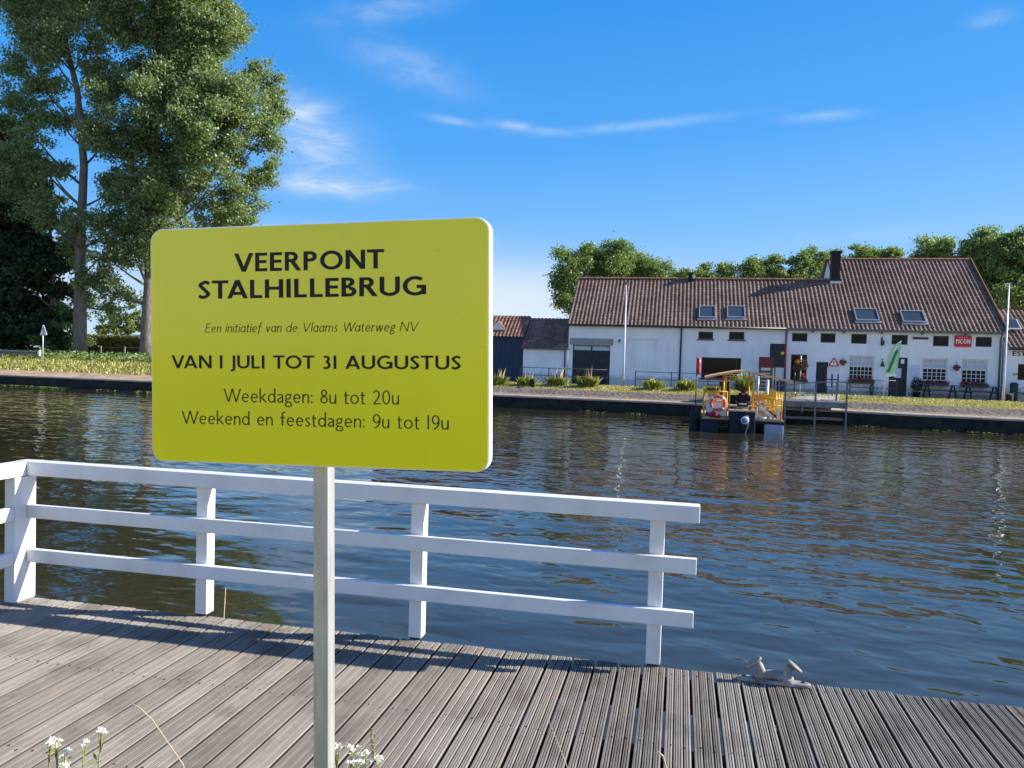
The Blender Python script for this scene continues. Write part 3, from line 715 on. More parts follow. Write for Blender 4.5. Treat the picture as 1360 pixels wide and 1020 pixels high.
def window(parent, a, b, c, d, frame=MAT['black_metal'], fw=.06, bars=(), sill=None, y=.09, pane=MAT['glass']):
    f = MB()
    f.box(a, b, y, y+.05, c, c+fw).box(a, b, y, y+.05, d-fw, d).box(a, a+fw, y, y+.05, c+fw, d-fw).box(b-fw, b, y, y+.05, c+fw, d-fw)
    for bx in bars: f.box(bx-.025, bx+.025, y+.004, y+.046, c+fw, d-fw)
    w = f.build('window', frame, parent)
    MB().box(a+fw, b-fw, y+.02, y+.03, c+fw, d-fw).build('pane', pane, w)
    if sill: MB().box(a-.08, b+.08, -.05, y, c-.09, c-.005).build('sill', sill, w)
    return w
def sash_window(parent, a, b, c, d, split, cols, rup, rlow):
    """white glazing bars: pale curtained upper sash, dark lower sash"""
    y = .07; f = MB(); fw = .07
    f.box(a, b, y, y+.07, c, c+fw).box(a, b, y, y+.07, d-fw, d).box(a, a+fw, y, y+.07, c+fw, d-fw).box(b-fw, b, y, y+.07, c+fw, d-fw)
    f.box(a+fw, b-fw, y-.005, y+.06, split-.035, split+.035)
    w = f.build('window', MAT['white_paint'], parent)
    g = MB()
    for i in range(1, cols): x = a+fw+(b-a-2*fw)*i/cols; g.box(x-.016, x+.016, y+.012, y+.04, c+fw, split-.035).box(x-.016, x+.016, y+.012, y+.04, split+.035, d-fw)
    for i in range(1, rlow): z = c+fw+(split-.035-c-fw)*i/rlow; g.box(a+fw, b-fw, y+.015, y+.037, z-.016, z+.016)
    for i in range(1, rup): z = split+.035+(d-fw-split-.035)*i/rup; g.box(a+fw, b-fw, y+.015, y+.037, z-.016, z+.016)
    g.build('glazing_bars', MAT['white_paint'], w)
    MB().box(a+fw, b-fw, y+.045, y+.052, c+fw, split).build('pane', MAT['glass'], w)
    MB().box(a+fw, b-fw, y+.045, y+.052, split, d-fw).build('curtain', MAT['curtain'], w)
    MB().box(a-.06, b+.06, -.05, y, c-.07, c-.004).build('sill', MAT['lintel'], w)
    MB().box(a-.08, b+.08, -.03, .004, d+.02, d+.10).build('lintel', MAT['facade_white'], w)
def skylight(parent, s0, s1, ta, tb, glass=MAT['roof_glass']):
    sl_ = .77; L = lambda t, off: (t - off*.61, 4.0 + sl_*t + off*.79)
    f = MB()
    def slab(x0, x1, t0, t1, o0, o1):
        vs = []
        for o_ in (o0, o1):
            for x, t in ((x0,t0),(x1,t0),(x1,t1),(x0,t1)): y, z = L(t, o_); vs.append((x, y, z))
        f.add(vs, [(0,3,2,1),(4,5,6,7),(0,1,5,4),(1,2,6,5),(2,3,7,6),(3,0,4,7)])
    w = .055
    slab(s0, s1, ta, ta+w, .0, .15); slab(s0, s1, tb-w, tb, .0, .15); slab(s0, s0+w, ta+w, tb-w, .0, .15); slab(s1-w, s1, ta+w, tb-w, .0, .15)
    slab(s0-.09, s1+.09, ta-.14, ta-.001, .03, .08)
    o = f.build('skylight', MAT['frame_metal'], parent)
    f = MB(); vs = []
    for x, t in ((s0+w,ta+w),(s1-w,ta+w),(s1-w,tb-w),(s0+w,tb-w)): y, z = L(t, .11); vs.append((x, y, z))
    MB().add(vs, [(0,1,2,3)]).build('pane', glass, o)

# --- long low house
barn = thing('low_house', 'long low white house with dark garage door and two roof windows beside the inn', 'house', tuple(fac(0,0,0)), CA)
wb = MB(); S0, S1 = -18.78, -6.08
wall_front(wb, S0, S1, -.2, 3.98, [(-18.52,-16.2,-.2,2.58),(-15.38,-13.42,.25,3.03),(-11.0,-10.16,3.12,3.55),(-9.24,-8.37,3.12,3.58),(-10.76,-8.5,.80,2.03)], .2)
wb.add([(S0,0,-.2),(S0,8,-.2),(S0,8,3.98),(S0,4,6.98),(S0,0,3.98)], [(4,3,2,1,0)])
wb.add([(S0,8,-.2),(-2.9,8,-.2),(-2.9,8,3.98),(S0,8,3.98)], [(0,1,2,3)])
wb.add([(-15.38,.12,.25),(-13.42,.12,.25),(-13.42,.12,3.03),(-15.38,.12,3.03)], [(0,1,2,3)])
wb.build('wall', MAT['facade_white'], barn, fixn=False)
roof_tiles('roof', MAT['tile_brown'], barn, S0-.08, S1, -.22, 3.83, 4.0, 7.06)
o = MB().add([(S0-.08,4,7.04),(-2.95,4,7.04),(-2.95,8.2,3.82),(S0-.08,8.2,3.82)], [(0,1,2,3)]).build('back_roof', MAT['tile_brown'], barn)
rm = MB(); ridge_caps(rm, S0-.08, S1, 4.0, 7.10); rm.build('ridge_tiles', MAT['tile_ridge'], barn)
MB().tube([(S0-.05,-.27,3.80),(S1,-.27,3.80)], .065, 10).build('gutter', MAT['black_metal'], barn)
MB().tube([(-12.0,-.27,3.78),(-12.0,-.1,3.6),(-12.0,-.07,3.5),(-12.02,-.07,.1)], .05, 8).build('downpipe', MAT['black_metal'], barn)
gd = MB().box(-18.52,-16.2,.17,.2,-.1,2.24)
for z in (.45,.9,1.35,1.8): gd.box(-18.5,-16.22,.155,.17,z-.012,z+.012)
g = gd.build('garage_door', MAT['dark_wood'], barn)
build_each(MB().box(-18.47,-17.40,.18,.19,2.27,2.53).box(-17.32,-16.25,.18,.19,2.27,2.53), 'pane', MAT['curtain'], g)
MB().box(-18.52,-16.2,.16,.195,2.24,2.27).box(-18.52,-16.2,.16,.195,2.53,2.58).box(-17.40,-17.32,.16,.195,2.27,2.53).build('transom', MAT['black_metal'], g)
MB().box(-18.70,-16.03,-.012,.10,2.585,3.0).build('lintel', MAT['lintel'], barn)
for a, b, c, d in ((-11.0,-10.16,3.12,3.55),(-9.24,-8.37,3.12,3.58)): window(barn, a, b, c, d, sill=MAT['brick'])
window(barn, -10.76, -8.5, .80, 2.03, bars=(-8.75,), sill=MAT['dark_red'])
skylight(barn, -11.0, -10.02, .42, 1.40); skylight(barn, -9.36, -8.32, .45, 1.43)
vp = MB().box(-11.72,-11.38,3.72,4.06,6.75,7.12).box(-11.68,-11.42,3.76,4.02,7.12,7.42).box(-11.74,-11.36,3.70,4.08,7.42,7.49)
vp.build('roof_vent', MAT['rubber'], barn)
wl_ = MB().box(-15.72,-15.60,-.09,0,2.86,2.98).tube([(-15.66,-.10,2.9),(-15.66,-.2,2.84)], [.04,.06], 8)
wl_.build('wall_lamp', MAT['grey_metal'], barn)
MB().box(-10.6,-9.2,-.45,-.1,.45,.52).box(-10.5,-10.42,-.4,-.12,.1,.45).box(-9.38,-9.3,-.4,-.12,.1,.45).build('bench', MAT['pale_metal'], barn)

# --- inn with the tall roof
inn = thing('inn', 'white inn with tall brown pantiled roof, black chimney and white paned windows', 'inn', tuple(fac(0,0,0)), CA)
A0, A1, TL = -6.05, 5.30, -2.95
wb = MB()
ups = [(-5.71,-4.87,3.09,3.58),(-4.15,-3.34,3.06,3.60),(-2.50,-1.66,3.04,3.60),(-.36,.49,3.04,3.59),(1.79,2.60,3.0,3.58),(3.95,4.77,3.02,3.57)]
lows = [(-2.56,-1.23,.98,2.35),(1.30,2.60,1.05,2.30),(3.30,4.61,.98,2.31)]
wall_front(wb, A0, A1, -.2, 3.98, ups+lows+[(-5.72,-4.83,.83,2.34),(-4.32,-3.66,-.2,1.94),(-.42,.54,-.2,2.31)], .18, y=-.004)
wb.add([(A1,-.004,-.2),(A1,12,-.2),(A1,12,3.98),(A1,6,8.55),(A1,-.004,3.98)], [(0,1,2,3,4)])
wb.add([(TL+.05,12,3.98),(TL+.05,6,8.55),(TL+.05,0,3.98)], [(2,1,0)])
wb.add([(A1,12,-.2),(TL,12,-.2),(TL,12,3.98),(A1,12,3.98)], [(0,1,2,3)])
wb.build('wall', MAT['facade_cool'], inn, fixn=False)
roof_tiles('roof', MAT['tile_brown'], inn, TL, A1+.14, -.22, 3.83, 6.0, 8.60)
roof_tiles('low_roof', MAT['tile_brown'], inn, S1+.01, TL-.005, -.22, 3.83, 4.0, 7.06)
MB().add([(TL-.1,6,8.57),(A1+.14,6,8.57),(A1+.14,12.2,3.84),(TL-.1,12.2,3.84)], [(0,1,2,3)]).build('back_roof', MAT['tile_brown'], inn)
rm = MB(); ridge_caps(rm, TL-.08, A1+.14, 6.0, 8.62); rm.build('ridge_tiles', MAT['tile_ridge'], inn); rm = MB(); ridge_caps(rm, S1, TL, 4.0, 7.10)
rm.build('ridge_tiles', MAT['tile_ridge'], inn)
vg = MB(); vg.beam((A1+.15,-.25,3.86),(A1+.15,6,8.66),.05,.2); vg.beam((TL-.06,6.1,8.56),(TL-.06,12.2,3.9),.12,.14); build_each(vg, 'verge', MAT['tile_ridge'], inn)
ch = MB().box(-3.05,-2.55,3.75,4.30,6.5,8.78).box(-3.10,-2.50,3.70,4.35,8.72,8.84)
c_ = ch.build('chimney', MAT['rubber'], inn)
MB().box(-3.12,-2.48,3.66,3.749,6.74,6.98).build('flashing', MAT['pale_metal'], c_)
MB().box(A0,A1+.1,-.33,-.2,3.72,3.83).build('gutter', MAT['zinc'], inn)
skylight(inn, -2.20, -.94, .40, 1.36); skylight(inn, .28, 1.50, .33, 1.24)
for x in (A0+.02, 5.18): MB().tube([(x,-.26,3.74),(x,-.1,3.5),(x,-.07,3.4),(x,-.07,.1)], .05, 8).build('downpipe', MAT['zinc'], inn)
for a, b, c, d in ups: window(inn, a, b, c, d, bars=((a+b)/2,) if a > 1 else ())
for x in (-4.6,-2.9,-.9,1.2,3.4): MB().box(x-.04,x+.04,-.2,-.004,3.62,3.72).build('gutter_bracket', MAT['zinc'], inn)
for (a, b, c, d), k in zip(lows, (6, 5, 5)): sash_window(inn, a, b, c, d, c+(d-c)*.56, k, 2, 3)
window(inn, -5.72, -4.83, .83, 2.34, bars=(-5.27,), sill=MAT['lintel'])
MB().box(-4.32,-3.66,.10,.15,.05,1.94).box(-4.24,-3.74,.085,.10,.2,.95).box(-4.24,-3.74,.085,.10,1.05,1.85).build('door', MAT['dark_wood'], inn)
MB().box(-4.40,-3.56,-.02,.0,1.97,2.38).build('fanlight', MAT['facade_white'], inn)
d_ = MB().box(-.42,.54,.10,.15,.05,2.31).box(-.30,.02,.085,.10,1.2,2.1).box(.12,.42,.085,.10,1.2,2.1)
for z in (.25,.5,.75,1.0): d_.box(-.38,.50,.088,.10,z-.02,z+.02)
d_ = d_.build('door', MAT['dark_wood'], inn)
MB().box(-.13,.24,.074,.083,1.16,1.70).build('poster', MAT['blue_white'], d_); MB().box(.20,.38,.074,.083,1.97,2.22).build('paper', MAT['white_vinyl'], d_)
for x, z in ((-.83,2.05),): MB().tube([(x,-.004,z+.1),(x,-.2,z+.16),(x,-.22,z)], .015, 6).tube([(x,-.22,z),(x,-.22,z-.28)], [.05,.12], 8).build('wall_lamp', MAT['black_metal'], inn)
MB().box(-.92,-.84,-.06,-.006,2.95,3.45).box(-.90,-.76,-.14,-.06,3.0,3.25).build('floodlight', MAT['black_metal'], inn)
build_each(MB().box(A0+.2,-4.4,-.03,-.006,.0,.35).box(-3.6,-.5,-.03,-.006,.0,.35).box(.62,A1,-.03,-.006,.0,.35), 'plinth', MAT['lintel'], inn)

# --- small annex with dark roof, and blue shed with orange roof, left of the long house
ann = thing('annex', 'small white lean-on annex with dark tiled roof at the left end of the long house', 'annex', tuple(fac(-20.2,0,0)), CA)
wb = MB(); a, b = -1.42, 1.40
wall_front(wb, a, b, -.2, 2.42, [], .1, y=.0)
wb.add([(a,0,-.2),(a,5,-.2),(a,5,2.42),(a,2.4,4.25),(a,0,2.42)], [(4,3,2,1,0)])
wb.build('wall', MAT['facade_white'], ann, fixn=False)
roof_tiles('roof', MAT['tile_dark'], ann, a-.1, b, -.2, 2.30, 2.4, 4.30)
MB().tube([(a-.1,-.24,2.30),(b,-.24,2.30)], .055, 8).build('gutter', MAT['zinc'], ann)
MB().tube([(b-.18,-.24,2.28),(b-.18,-.06,2.1),(b-.18,-.06,0.1)], .045, 8).build('downpipe', MAT['zinc'], ann)
MB().add([(a-.1,2.4,4.29),(b,2.4,4.29),(b,5.1,2.3),(a-.1,5.1,2.3)], [(0,1,2,3)]).build('back_roof', MAT['tile_dark'], ann)
shd = thing('blue_shed', 'dark blue boarded shed with orange pantile roof left of the annex', 'shed', tuple(fac(-25.2,.35,0)), CA)
wb = MB(); a, b = -6.5, 3.53
wall_front(wb, a, b, -.2, 3.0, [], .1)
wb.add([(b,0,-.2),(b,4.4,-.2),(b,4.4,3.0),(b,2.0,4.3),(b,0,3.0)], [(0,1,2,3,4)]).add([(a,0,-.2),(a,4.4,-.2),(a,4.4,3.0),(a,2.0,4.3),(a,0,3.0)], [(4,3,2,1,0)])
for i in range(34): x = a + .15 + i*.3; wb.box(x-.012, x+.012, -.012, .0, -.1, 2.9)
wb.build('wall', MAT['navy'], shd, fixn=False)
roof_tiles('roof', MAT['tile_orange'], shd, a-.1, b+.02, -.2, 2.98, 2.0, 4.42)
MB().add([(a-.1,2.0,4.41),(b,2.0,4.41),(b,4.6,2.9),(a-.1,4.6,2.9)], [(0,1,2,3)]).build('back_roof', MAT['tile_orange'], shd)
d_ = MB().prism([(1.1,3.40),(2.3,3.40),(1.7,4.02)], .36, 1.5).build('dormer', MAT['tile_orange'], shd); MB().prism([(1.2,3.42),(2.2,3.42),(1.7,3.94)], .33, .358).build('gable', MAT['white_paint'], d_)

# --- neighbour at the right edge
nbh = thing('neighbour_house', 'low white house with brown awning and dark lettering at the right edge', 'house', tuple(fac(9.4,-.35,0)), CA)
wb = MB(); a, b = -4.02, 5.0
wall_front(wb, a, b, -.2, 3.1, [(-3.42,-1.2,1.25,2.12)], .18)
wb.add([(a,0,-.2),(a,6,-.2),(a,6,3.1),(a,3,5.0),(a,0,3.1)], [(4,3,2,1,0)]).add([(b,0,-.2),(b,6,-.2),(b,6,3.1),(b,3,5.0),(b,0,3.1)], [(0,1,2,3,4)])
wb.build('wall', MAT['facade_cool'], nbh, fixn=False)
window(nbh, -3.42, -1.2, 1.25, 2.12)
roof_tiles('roof', MAT['tile_brown'], nbh, a, b+.1, -.32, 2.98, 3.0, 5.25)
MB().add([(a,3,5.24),(b,3,5.24),(b,6.3,2.9),(a,6.3,2.9)], [(0,1,2,3)]).build('back_roof', MAT['tile_brown'], nbh)
MB().box(a,b,-.40,-.3,2.86,3.02).build('gutter', MAT['black_metal'], nbh)
sk = MB(); sk.beam((-3.4,.95,4.05),(-3.4,1.75,4.65),.9,.08); sk = sk.build('skylight', MAT['pale_metal'], nbh)
MB().add([(-3.78,.99,4.135),(-3.02,.99,4.135),(-3.02,1.70,4.67),(-3.78,1.70,4.67)], [(0,1,2,3)]).build('pane', MAT['roof_glass'], sk)
text_part('lettering', MAT['black_vinyl'], nbh, 'ESTA', .2, .12, -3.72, -2.80, 2.56, .25, -.006)
MB().box(-3.66,-3.44,-.05,-.004,1.50,1.62).build('name_board', MAT['tan_wood'], nbh)

# --- signs and flowers on the inn
def at(name, label, cat, s, t, z, group=None): return thing(name, label, cat, tuple(fac(s,t,z)), CA, group)
o = at('advertising_sign', 'red rounded advertising sign with white lettering under the inn eaves', 'sign', 3.30, -.03, 3.31)
MB().prism(rrect(-.43,.43,-.32,.32,.09), -.03, .02).build('board', MAT['red'], o)
text_part('lettering', MAT['white_vinyl'], o, 'PICON', .23, .12, -.36, .36, -.14, .25, -.034)
st_ = MB()
for i in range(4):
    x = -.18+.12*i; st_.prism([(x+.04*(1 if k % 2 == 0 else .45)*math.sin(math.pi*k/5), .2+.04*(1 if k % 2 == 0 else .45)*math.cos(math.pi*k/5)) for k in range(10)], -.036, -.031)
build_each(st_, 'star', MAT['white_vinyl'], o)
o = at('red_plaque', 'narrow dull red board on the inn wall between two small upper windows', 'plaque', 1.13, -.03, 3.43)
MB().box(-.40,.40,-.02,.02,-.07,.06).box(-.34,.34,-.035,-.02,-.045,.035).build('board', MAT['dark_red'], o)
o = at('info_board', 'pale bluish notice board on the inn wall right of the dark door', 'notice board', .88, -.03, 1.55)
MB().box(-.24,.24,-.02,.02,-.32,.34).build('board', MAT['blue_white'], o); MB().box(-.26,.26,-.03,.02,.34,.37).box(-.26,.26,-.03,.02,-.35,-.32).box(-.26,-.24,-.03,.02,-.32,.34).box(.24,.26,-.03,.02,-.32,.34).build('frame', MAT['white_paint'], o)

def leaf_quads(C, size, up_bias=.3, aspect=.62):
    """diamond leaves of mean size at the points C"""
    n = len(C); nrm = rng.normal(0, 1, (n,3)); nrm[:,2] += up_bias; nrm /= np.linalg.norm(nrm, axis=1)[:,None]
    r_ = rng.normal(0, 1, (n,3)); a = np.cross(nrm, r_); a /= np.linalg.norm(a, axis=1)[:,None]; b = np.cross(nrm, a)
    s_ = (size*rng.uniform(.6, 1.35, n))[:,None]/2
    bend = nrm*s_*.25
    V = np.stack([C-a*s_, C-b*s_*aspect+bend, C+a*s_, C+b*s_*aspect+bend], 1).reshape(-1, 3)
    return V, np.arange(4*n).reshape(-1, 4)
def leaves(name, mat, parent, C, size, **k):
    V, Q = leaf_quads(np.asarray(C, float), size, **k); return np_mesh(name, V, Q, mat, parent)
def blob(n, c, r): 
    p = rng.normal(0, 1, (n,3)); p /= np.linalg.norm(p, axis=1)[:,None]; p *= (rng.uniform(.25, 1, n)**(1/2.2))[:,None]
    return p*np.array(r) + np.array(c)
for s, w, lab, mt in ((-1.9, 1.4, 'dark flower box with red geraniums under the left paned window of the inn', 'flower_red'),
                  (1.95, 1.35, 'dark flower box with red blooms under the middle paned window, beside the notice board', 'flower_red'),
                  (3.95, 1.4, 'dark flower box with red blooms under the rightmost paned window of the inn', 'flower_red')):
    o = at('flower_box', lab, 'flower box', s, -.17, .86, 'flower boxes under the inn windows')
    MB().prism([(-w/2+.03,-.09),(w/2-.03,-.09),(w/2,.09),(-w/2,.09)], -.10, .10).build('box', MAT['black_metal'], o)
    leaves('foliage', MAT['leaf_dark'], o, blob(220, (0,-.02,.12), (w/2,.15,.12)), .09)
    pts = np.concatenate([blob(14, (rng.uniform(-w/2,w/2), -.08, .17), (.14,.1,.08)) for _ in range(7)])
    leaves('flowers', MAT[mt], o, pts, .075, aspect=1.)
for s, z, lab in ((-2.93, 1.92, 'hanging basket with reddish flowers beside the warning sign, on the inn wall'), (3.0, 1.80, 'hanging basket of red brown flowers between the two right paned windows')):
    o = at('hanging_basket', lab, 'hanging basket', s, -.2, z, 'hanging baskets on the inn wall')
    MB().lathe([(.03,-.16),(.12,-.08),(.16,.02)], 12).tube([(0,.2,.3),(0,.02,.34),(0,0,.02)], .012, 6).build('basket', MAT['timber'], o)
    leaves('foliage', MAT['leaf_dark'], o, blob(90, (0,0,.06), (.2,.17,.14)), .09); leaves('flowers', MAT['flower_red'], o, blob(40, (0,-.05,.06), (.2,.14,.13)), .07, aspect=1.)
o = at('wall_ivy', 'dark trailing plant hanging from the right end of the left flower box', 'plant', -1.34, -.22, .45)
leaves('foliage', MAT['leaf_dark'], o, blob(160, (0,0,0), (.14,.1,.36)), .09)
o = at('potted_shrub', 'dark bushy potted shrub right of the inn door', 'potted shrub', .93, -.45, .1)
MB().lathe([(.17,0),(.21,.3),(.23,.32)], 14).build('pot', MAT['rubber'], o); leaves('foliage', MAT['leaf_dark'], o, blob(420, (0,0,.72), (.30,.26,.42)), .10)

# --- picnic tables
def picnic(label, s, t, z):
    o = at('picnic_table', label, 'picnic table', s, t, z, 'picnic tables in front of the inn')
    m = MB()
    for k in range(4): m.box(-.9,.9,-.36+k*.18,-.20+k*.18,.70,.74)
    m.build('table_top', MAT['bluecloth'], o)
    for y in (-.72,.55): MB().box(-.9,.9,y,y+.24,.42,.46).build('bench', MAT['bluecloth'], o)
    for x in (-.65,.65):
        MB().beam((x,-.62,0),(x,-.15,.70),.07,.05).beam((x,.62,0),(x,.15,.70),.07,.05).beam((x,-.66,.38),(x,.74,.38),.05,.06).build('frame', MAT['black_metal'], o)
    return o
picnic('dark picnic table below the middle paned window of the inn', 1.95, -1.0, .115); picnic('dark picnic table below the rightmost paned window of the inn', 4.0, -1.0, .115)
picnic('dark picnic table under the window of the house at the right edge', 6.9, -1.3, .115)
o = at('waste_bin', 'dark tall bin with green lower part behind the lamp mast at the right', 'bin', 5.62, -.9, .115)
MB().lathe([(.17,0),(.2,.85)], 14).build('body', mott('bin_green', (.01,.05,.03), (.015,.07,.04), 5), o); MB().lathe([(.21,.85),(.21,.9),(.12,1.0)], 14).build('lid', MAT['black_metal'], o)

# --- black fence rails along the pavement
def rail_fence(label, s0, s1, t, step, h=.95):
    o = at('metal_railing', label, 'railing', (s0+s1)/2, t, 0, 'black metal railings along the pavement'); n = max(1, int(round((s1-s0)/step)))
    for i in range(n+1):
        x = s0+(s1-s0)*i/n; p = fac(x, t); z = far_z(p.x, p.y); MB().box(x-(s0+s1)/2-.025, x-(s0+s1)/2+.025, -.025, .025, z-.05, z+h).build('post', MAT['black_metal'], o)
    zz = np.mean([far_z(*fac(x,t).xy) for x in (s0, s1)]); L = (s1-s0)/2
    for f in (.97, .52): MB().tube([(-L,0,zz+h*f),(L,0,zz+h*f)], .02, 6).build('rail', MAT['black_metal'], o)
rail_fence('black two bar railing in front of the blue shed, annex and garage door', -26.5, -16.1, -2.35, 1.75)
rail_fence('black two bar railing in front of the plain white wall and wide window', -14.5, -8.4, -2.3, 1.9)
rail_fence('black two bar railing between the warning sign and the inn door', -2.9, -.55, -2.2, 1.1)

# --- poles, flags and signs on the far bank
def on_bank(x, y): return (x, y, far_z(x, y))
o = thing('lamp_post', 'slim pale lamp post rising above the roof left of the black downpipe', 'lamp post', on_bank(6.5, 45.0), CA, 'slim lamp posts in front of the houses')
MB().tube([(0,0,0),(.02,0,1.2),(0,0,6.0)], [.07,.055,.035], 10).build('pole', MAT['pale_metal'], o)
MB().box(-.16,.10,-.3,.06,6.0,6.07).box(-.14,.08,-.28,.04,5.975,6.0).build('lamp_head', MAT['zinc'], o)
o = thing('lamp_post', 'slim pale lamp post in front of the gap between inn and right edge house', 'lamp post', on_bank(24.95, 39.0), CA, 'slim lamp posts in front of the houses')
MB().tube([(0,0,0),(.02,0,1.2),(.02,0,6.0)], [.07,.055,.035], 10).build('pole', MAT['pale_metal'], o)
MB().box(-.20,.10,-.07,.07,6.0,6.06).box(-.17,.07,-.05,.05,5.975,6.0).build('lamp_head', MAT['pale_metal'], o)
for x, y, lab, cap in ((1.17,44.0,'short dark bollard in the grass left of the garage door', False), (24.8,38.3,'black bollard with a pale top at the foot of the right lamp post', True)):
    o = thing('bollard', lab, 'bollard', on_bank(x, y), CA)
    MB().lathe([(.13,-.05),(.13,.34),(.16,.36),(.16,.42),(.10,.45)], 14).build('body', MAT['rubber'], o)
    if cap: MB().box(-.02,.20,-.06,.12,.42,.50).box(.13,.19,-.05,.10,0,.42).build('cap', MAT['concrete'], o)
o = thing('feather_flag', 'green and white feather banner leaning on a thin pole before the inn door', 'flag', on_bank(19.95, 41.2), CA)
zb = 0
MB().tube([(0,0,0),(.02,0,1.2),(.10,0,2.1),(.34,0,2.75),(.78,0,3.06)], [.018,.016,.014,.010,.006], 6).build('pole', MAT['pale_metal'], o)
fl = [(.03,1.12),(.58,1.18),(.68,2.0),(.76,3.0),(.70,3.03),(.45,2.85),(.24,2.55),(.11,2.1),(.05,1.6)]
def wavy(poly, y0, name, mat):
    n = len(poly); f = lambda x, z: y0 + .03*math.sin(x*9+z*2.5)
    vs = [(x, f(x,z), z) for x, z in poly] + [(x, f(x,z)+.004, z) for x, z in poly]
    return MB().add(vs, [tuple(range(n)), tuple(range(2*n-1,n-1,-1))]+[(i,n+i,n+(i+1)%n,(i+1)%n) for i in range(n)]).build(name, mat, o)
wavy(fl, 0, 'cloth', MAT['flag_green'])
wavy([(.03,1.12),(.58,1.18),(.59,1.30),(.04,1.26)], -.006, 'hem', MAT['white_vinyl'])
wavy([(.10,1.36),(.24,1.38),(.62,2.50),(.60,2.62),(.50,2.55)], -.007, 'stripe', mott('flag_dark', (.03,.16,.11), (.05,.22,.15), 6, .7))
wavy([(.30,2.15),(.42,2.10),(.58,2.78),(.46,2.74)], -.009, 'emblem', MAT['white_vinyl'])

o = thing('warning_sign', 'red edged white triangular warning sign with a plate on a post by the landing stage', 'traffic sign', on_bank(16.5, 39.5), CA)
zs = -far_z(16.5, 39.5)
MB().tube([(0,0.03,0),(0,.03,zs+2.15)], .03, 8).build('post', MAT['grey_metal'], o)
def tri(cx, cz, h_, r=.05):
    out = []; w_ = h_*1.155/2; c = [(cx-w_, cz-h_/3), (cx+w_, cz-h_/3), (cx, cz+2*h_/3)]
    for i, (x, z) in enumerate(c):
        a0 = (-210+120*i) if False else (150+120*i)
        dx, dz = cx-x, cz-z; q = math.hypot(dx, dz); px_, pz_ = x+dx/q*2*r, z+dz/q*2*r
        for k in range(5): a = R(150+120*i+120*k/4); out.append((px_+r*math.cos(a), pz_+r*math.sin(a)))
    return out
zt = zs+1.86
MB().prism(tri(0, zt, .52), -.012, .006).build('plate', MAT['red'], o); MB().prism(tri(0, zt, .31, .02), -.016, -.0125).build('field', MAT['white_vinyl'], o)
MB().prism([(-.022,zt-.005),(.022,zt-.005),(.032,zt+.11),(-.032,zt+.11)], -.020, -.0165).prism([(-.02,zt-.06),(.02,zt-.06),(.02,zt-.025),(-.02,zt-.025)], -.020, -.0165).build('symbol', MAT['black_vinyl'], o)
MB().box(-.30,.30,-.01,.008,zs+1.30,zs+1.66).build('under_plate', MAT['zoomgrey'], o)
o = thing('notice_panel', 'standing panel with pale blue posters below the warning sign', 'notice board', on_bank(16.62, 39.9), CA)
MB().box(-.32,.32,-.02,.02,.42,1.32).box(-.3,-.25,-.02,.02,-.02,.42).box(.25,.3,-.02,.02,-.02,.42).build('board', MAT['bluecloth'], o)
for a, b, c, d in ((-.26,-.06,.85,1.28),(.0,.24,.85,1.28),(-.26,-.06,.46,.78),(.0,.24,.46,.78)): MB().box(a,b,-.03,-.021,c,d).build('poster', MAT['blue_white'], o)

o = at('pub_banner', 'tall dark hanging board with red edge and yellow emblem on a dark pole', 'sign', -6.6, -1.25, .1)
MB().box(-.45,.39,-.03,.03,1.45,2.80).build('board', MAT['dark_wood'], o)
MB().box(.392,.45,-.032,.03,1.45,2.80).build('edge_strip', MAT['red'], o); MB().box(-.47,-.452,-.032,.03,1.45,2.80).build('edge_strip', MAT['white_vinyl'], o)
MB().lathe([(.09,-.03),(.09,0)], 18).build('emblem', MAT['flower_yellow'], o, loc=(.24,-.031,2.27)).rotation_euler = (R(90),0,0)
MB().tube([(-.12,.06,-.1),(-.12,.06,2.82)], .03, 8).build('pole', MAT['black_metal'], o)
o = at('timber_stand', 'narrow timber stand with dark red header board left of the dark hanging board', 'stand', -7.25, -1.7, .12)
for x in (-.34,.30): MB().box(x-.05,x+.05,-.05,.05,-.05,1.95).build('post', MAT['timber'], o)
MB().box(-.42,.40,-.12,-.051,1.40,2.0).build('header_board', MAT['dark_red'], o)
m = MB()
for k in range(6): m.box(-.36,.32,-.03,.03,.1+k*.2,.24+k*.2)
m.build('slats', MAT['timber'], o)
o = at('round_bin', 'dark round bin beside the dark hanging board', 'bin', -6.45, -1.4, .11)
MB().lathe([(.15,-.02),(.19,.55),(.2,.6)], 14).build('body', MAT['navy'], o); MB().lathe([(.2,.6),(.2,.64),(.1,.7)], 14).build('lid', MAT['black_metal'], o)
o = at('flower_pole', 'brown and orange flower clump on a pale pole before the narrow window', 'planter', -5.45, -1.9, .15)
MB().tube([(.02,0,-.1),(0,0,2.1)], .035, 8).build('pole', MAT['pale_metal'], o)
MB().tube([(-.28,.05,-.1),(-.28,.05,1.4)], .03, 8).build('dark_pole', MAT['black_metal'], o)
leaves('dry_foliage', MAT['flower_dry'], o, np.concatenate([blob(260, (-.15,-.05,1.45), (.27,.2,.22)), blob(240, (.16,-.05,1.62), (.24,.2,.33))]), .10)
leaves('flowers', MAT['flower_orange'], o, blob(70, (-.20,-.2,1.76), (.15,.1,.10)), .09, aspect=1.); leaves('red_flowers', MAT['flower_red'], o, blob(50, (.14,-.15,1.0), (.11,.1,.14)), .09, aspect=1.)
leaves('dark_foliage', MAT['leaf_dark'], o, np.concatenate([blob(120, (-.2,0,.85), (.2,.15,.12)), blob(120, (.18,0,.85), (.18,.15,.14))]), .09)
MB().box(-.42,.4,-.1,.1,.62,.76).build('trough', MAT['black_metal'], o)
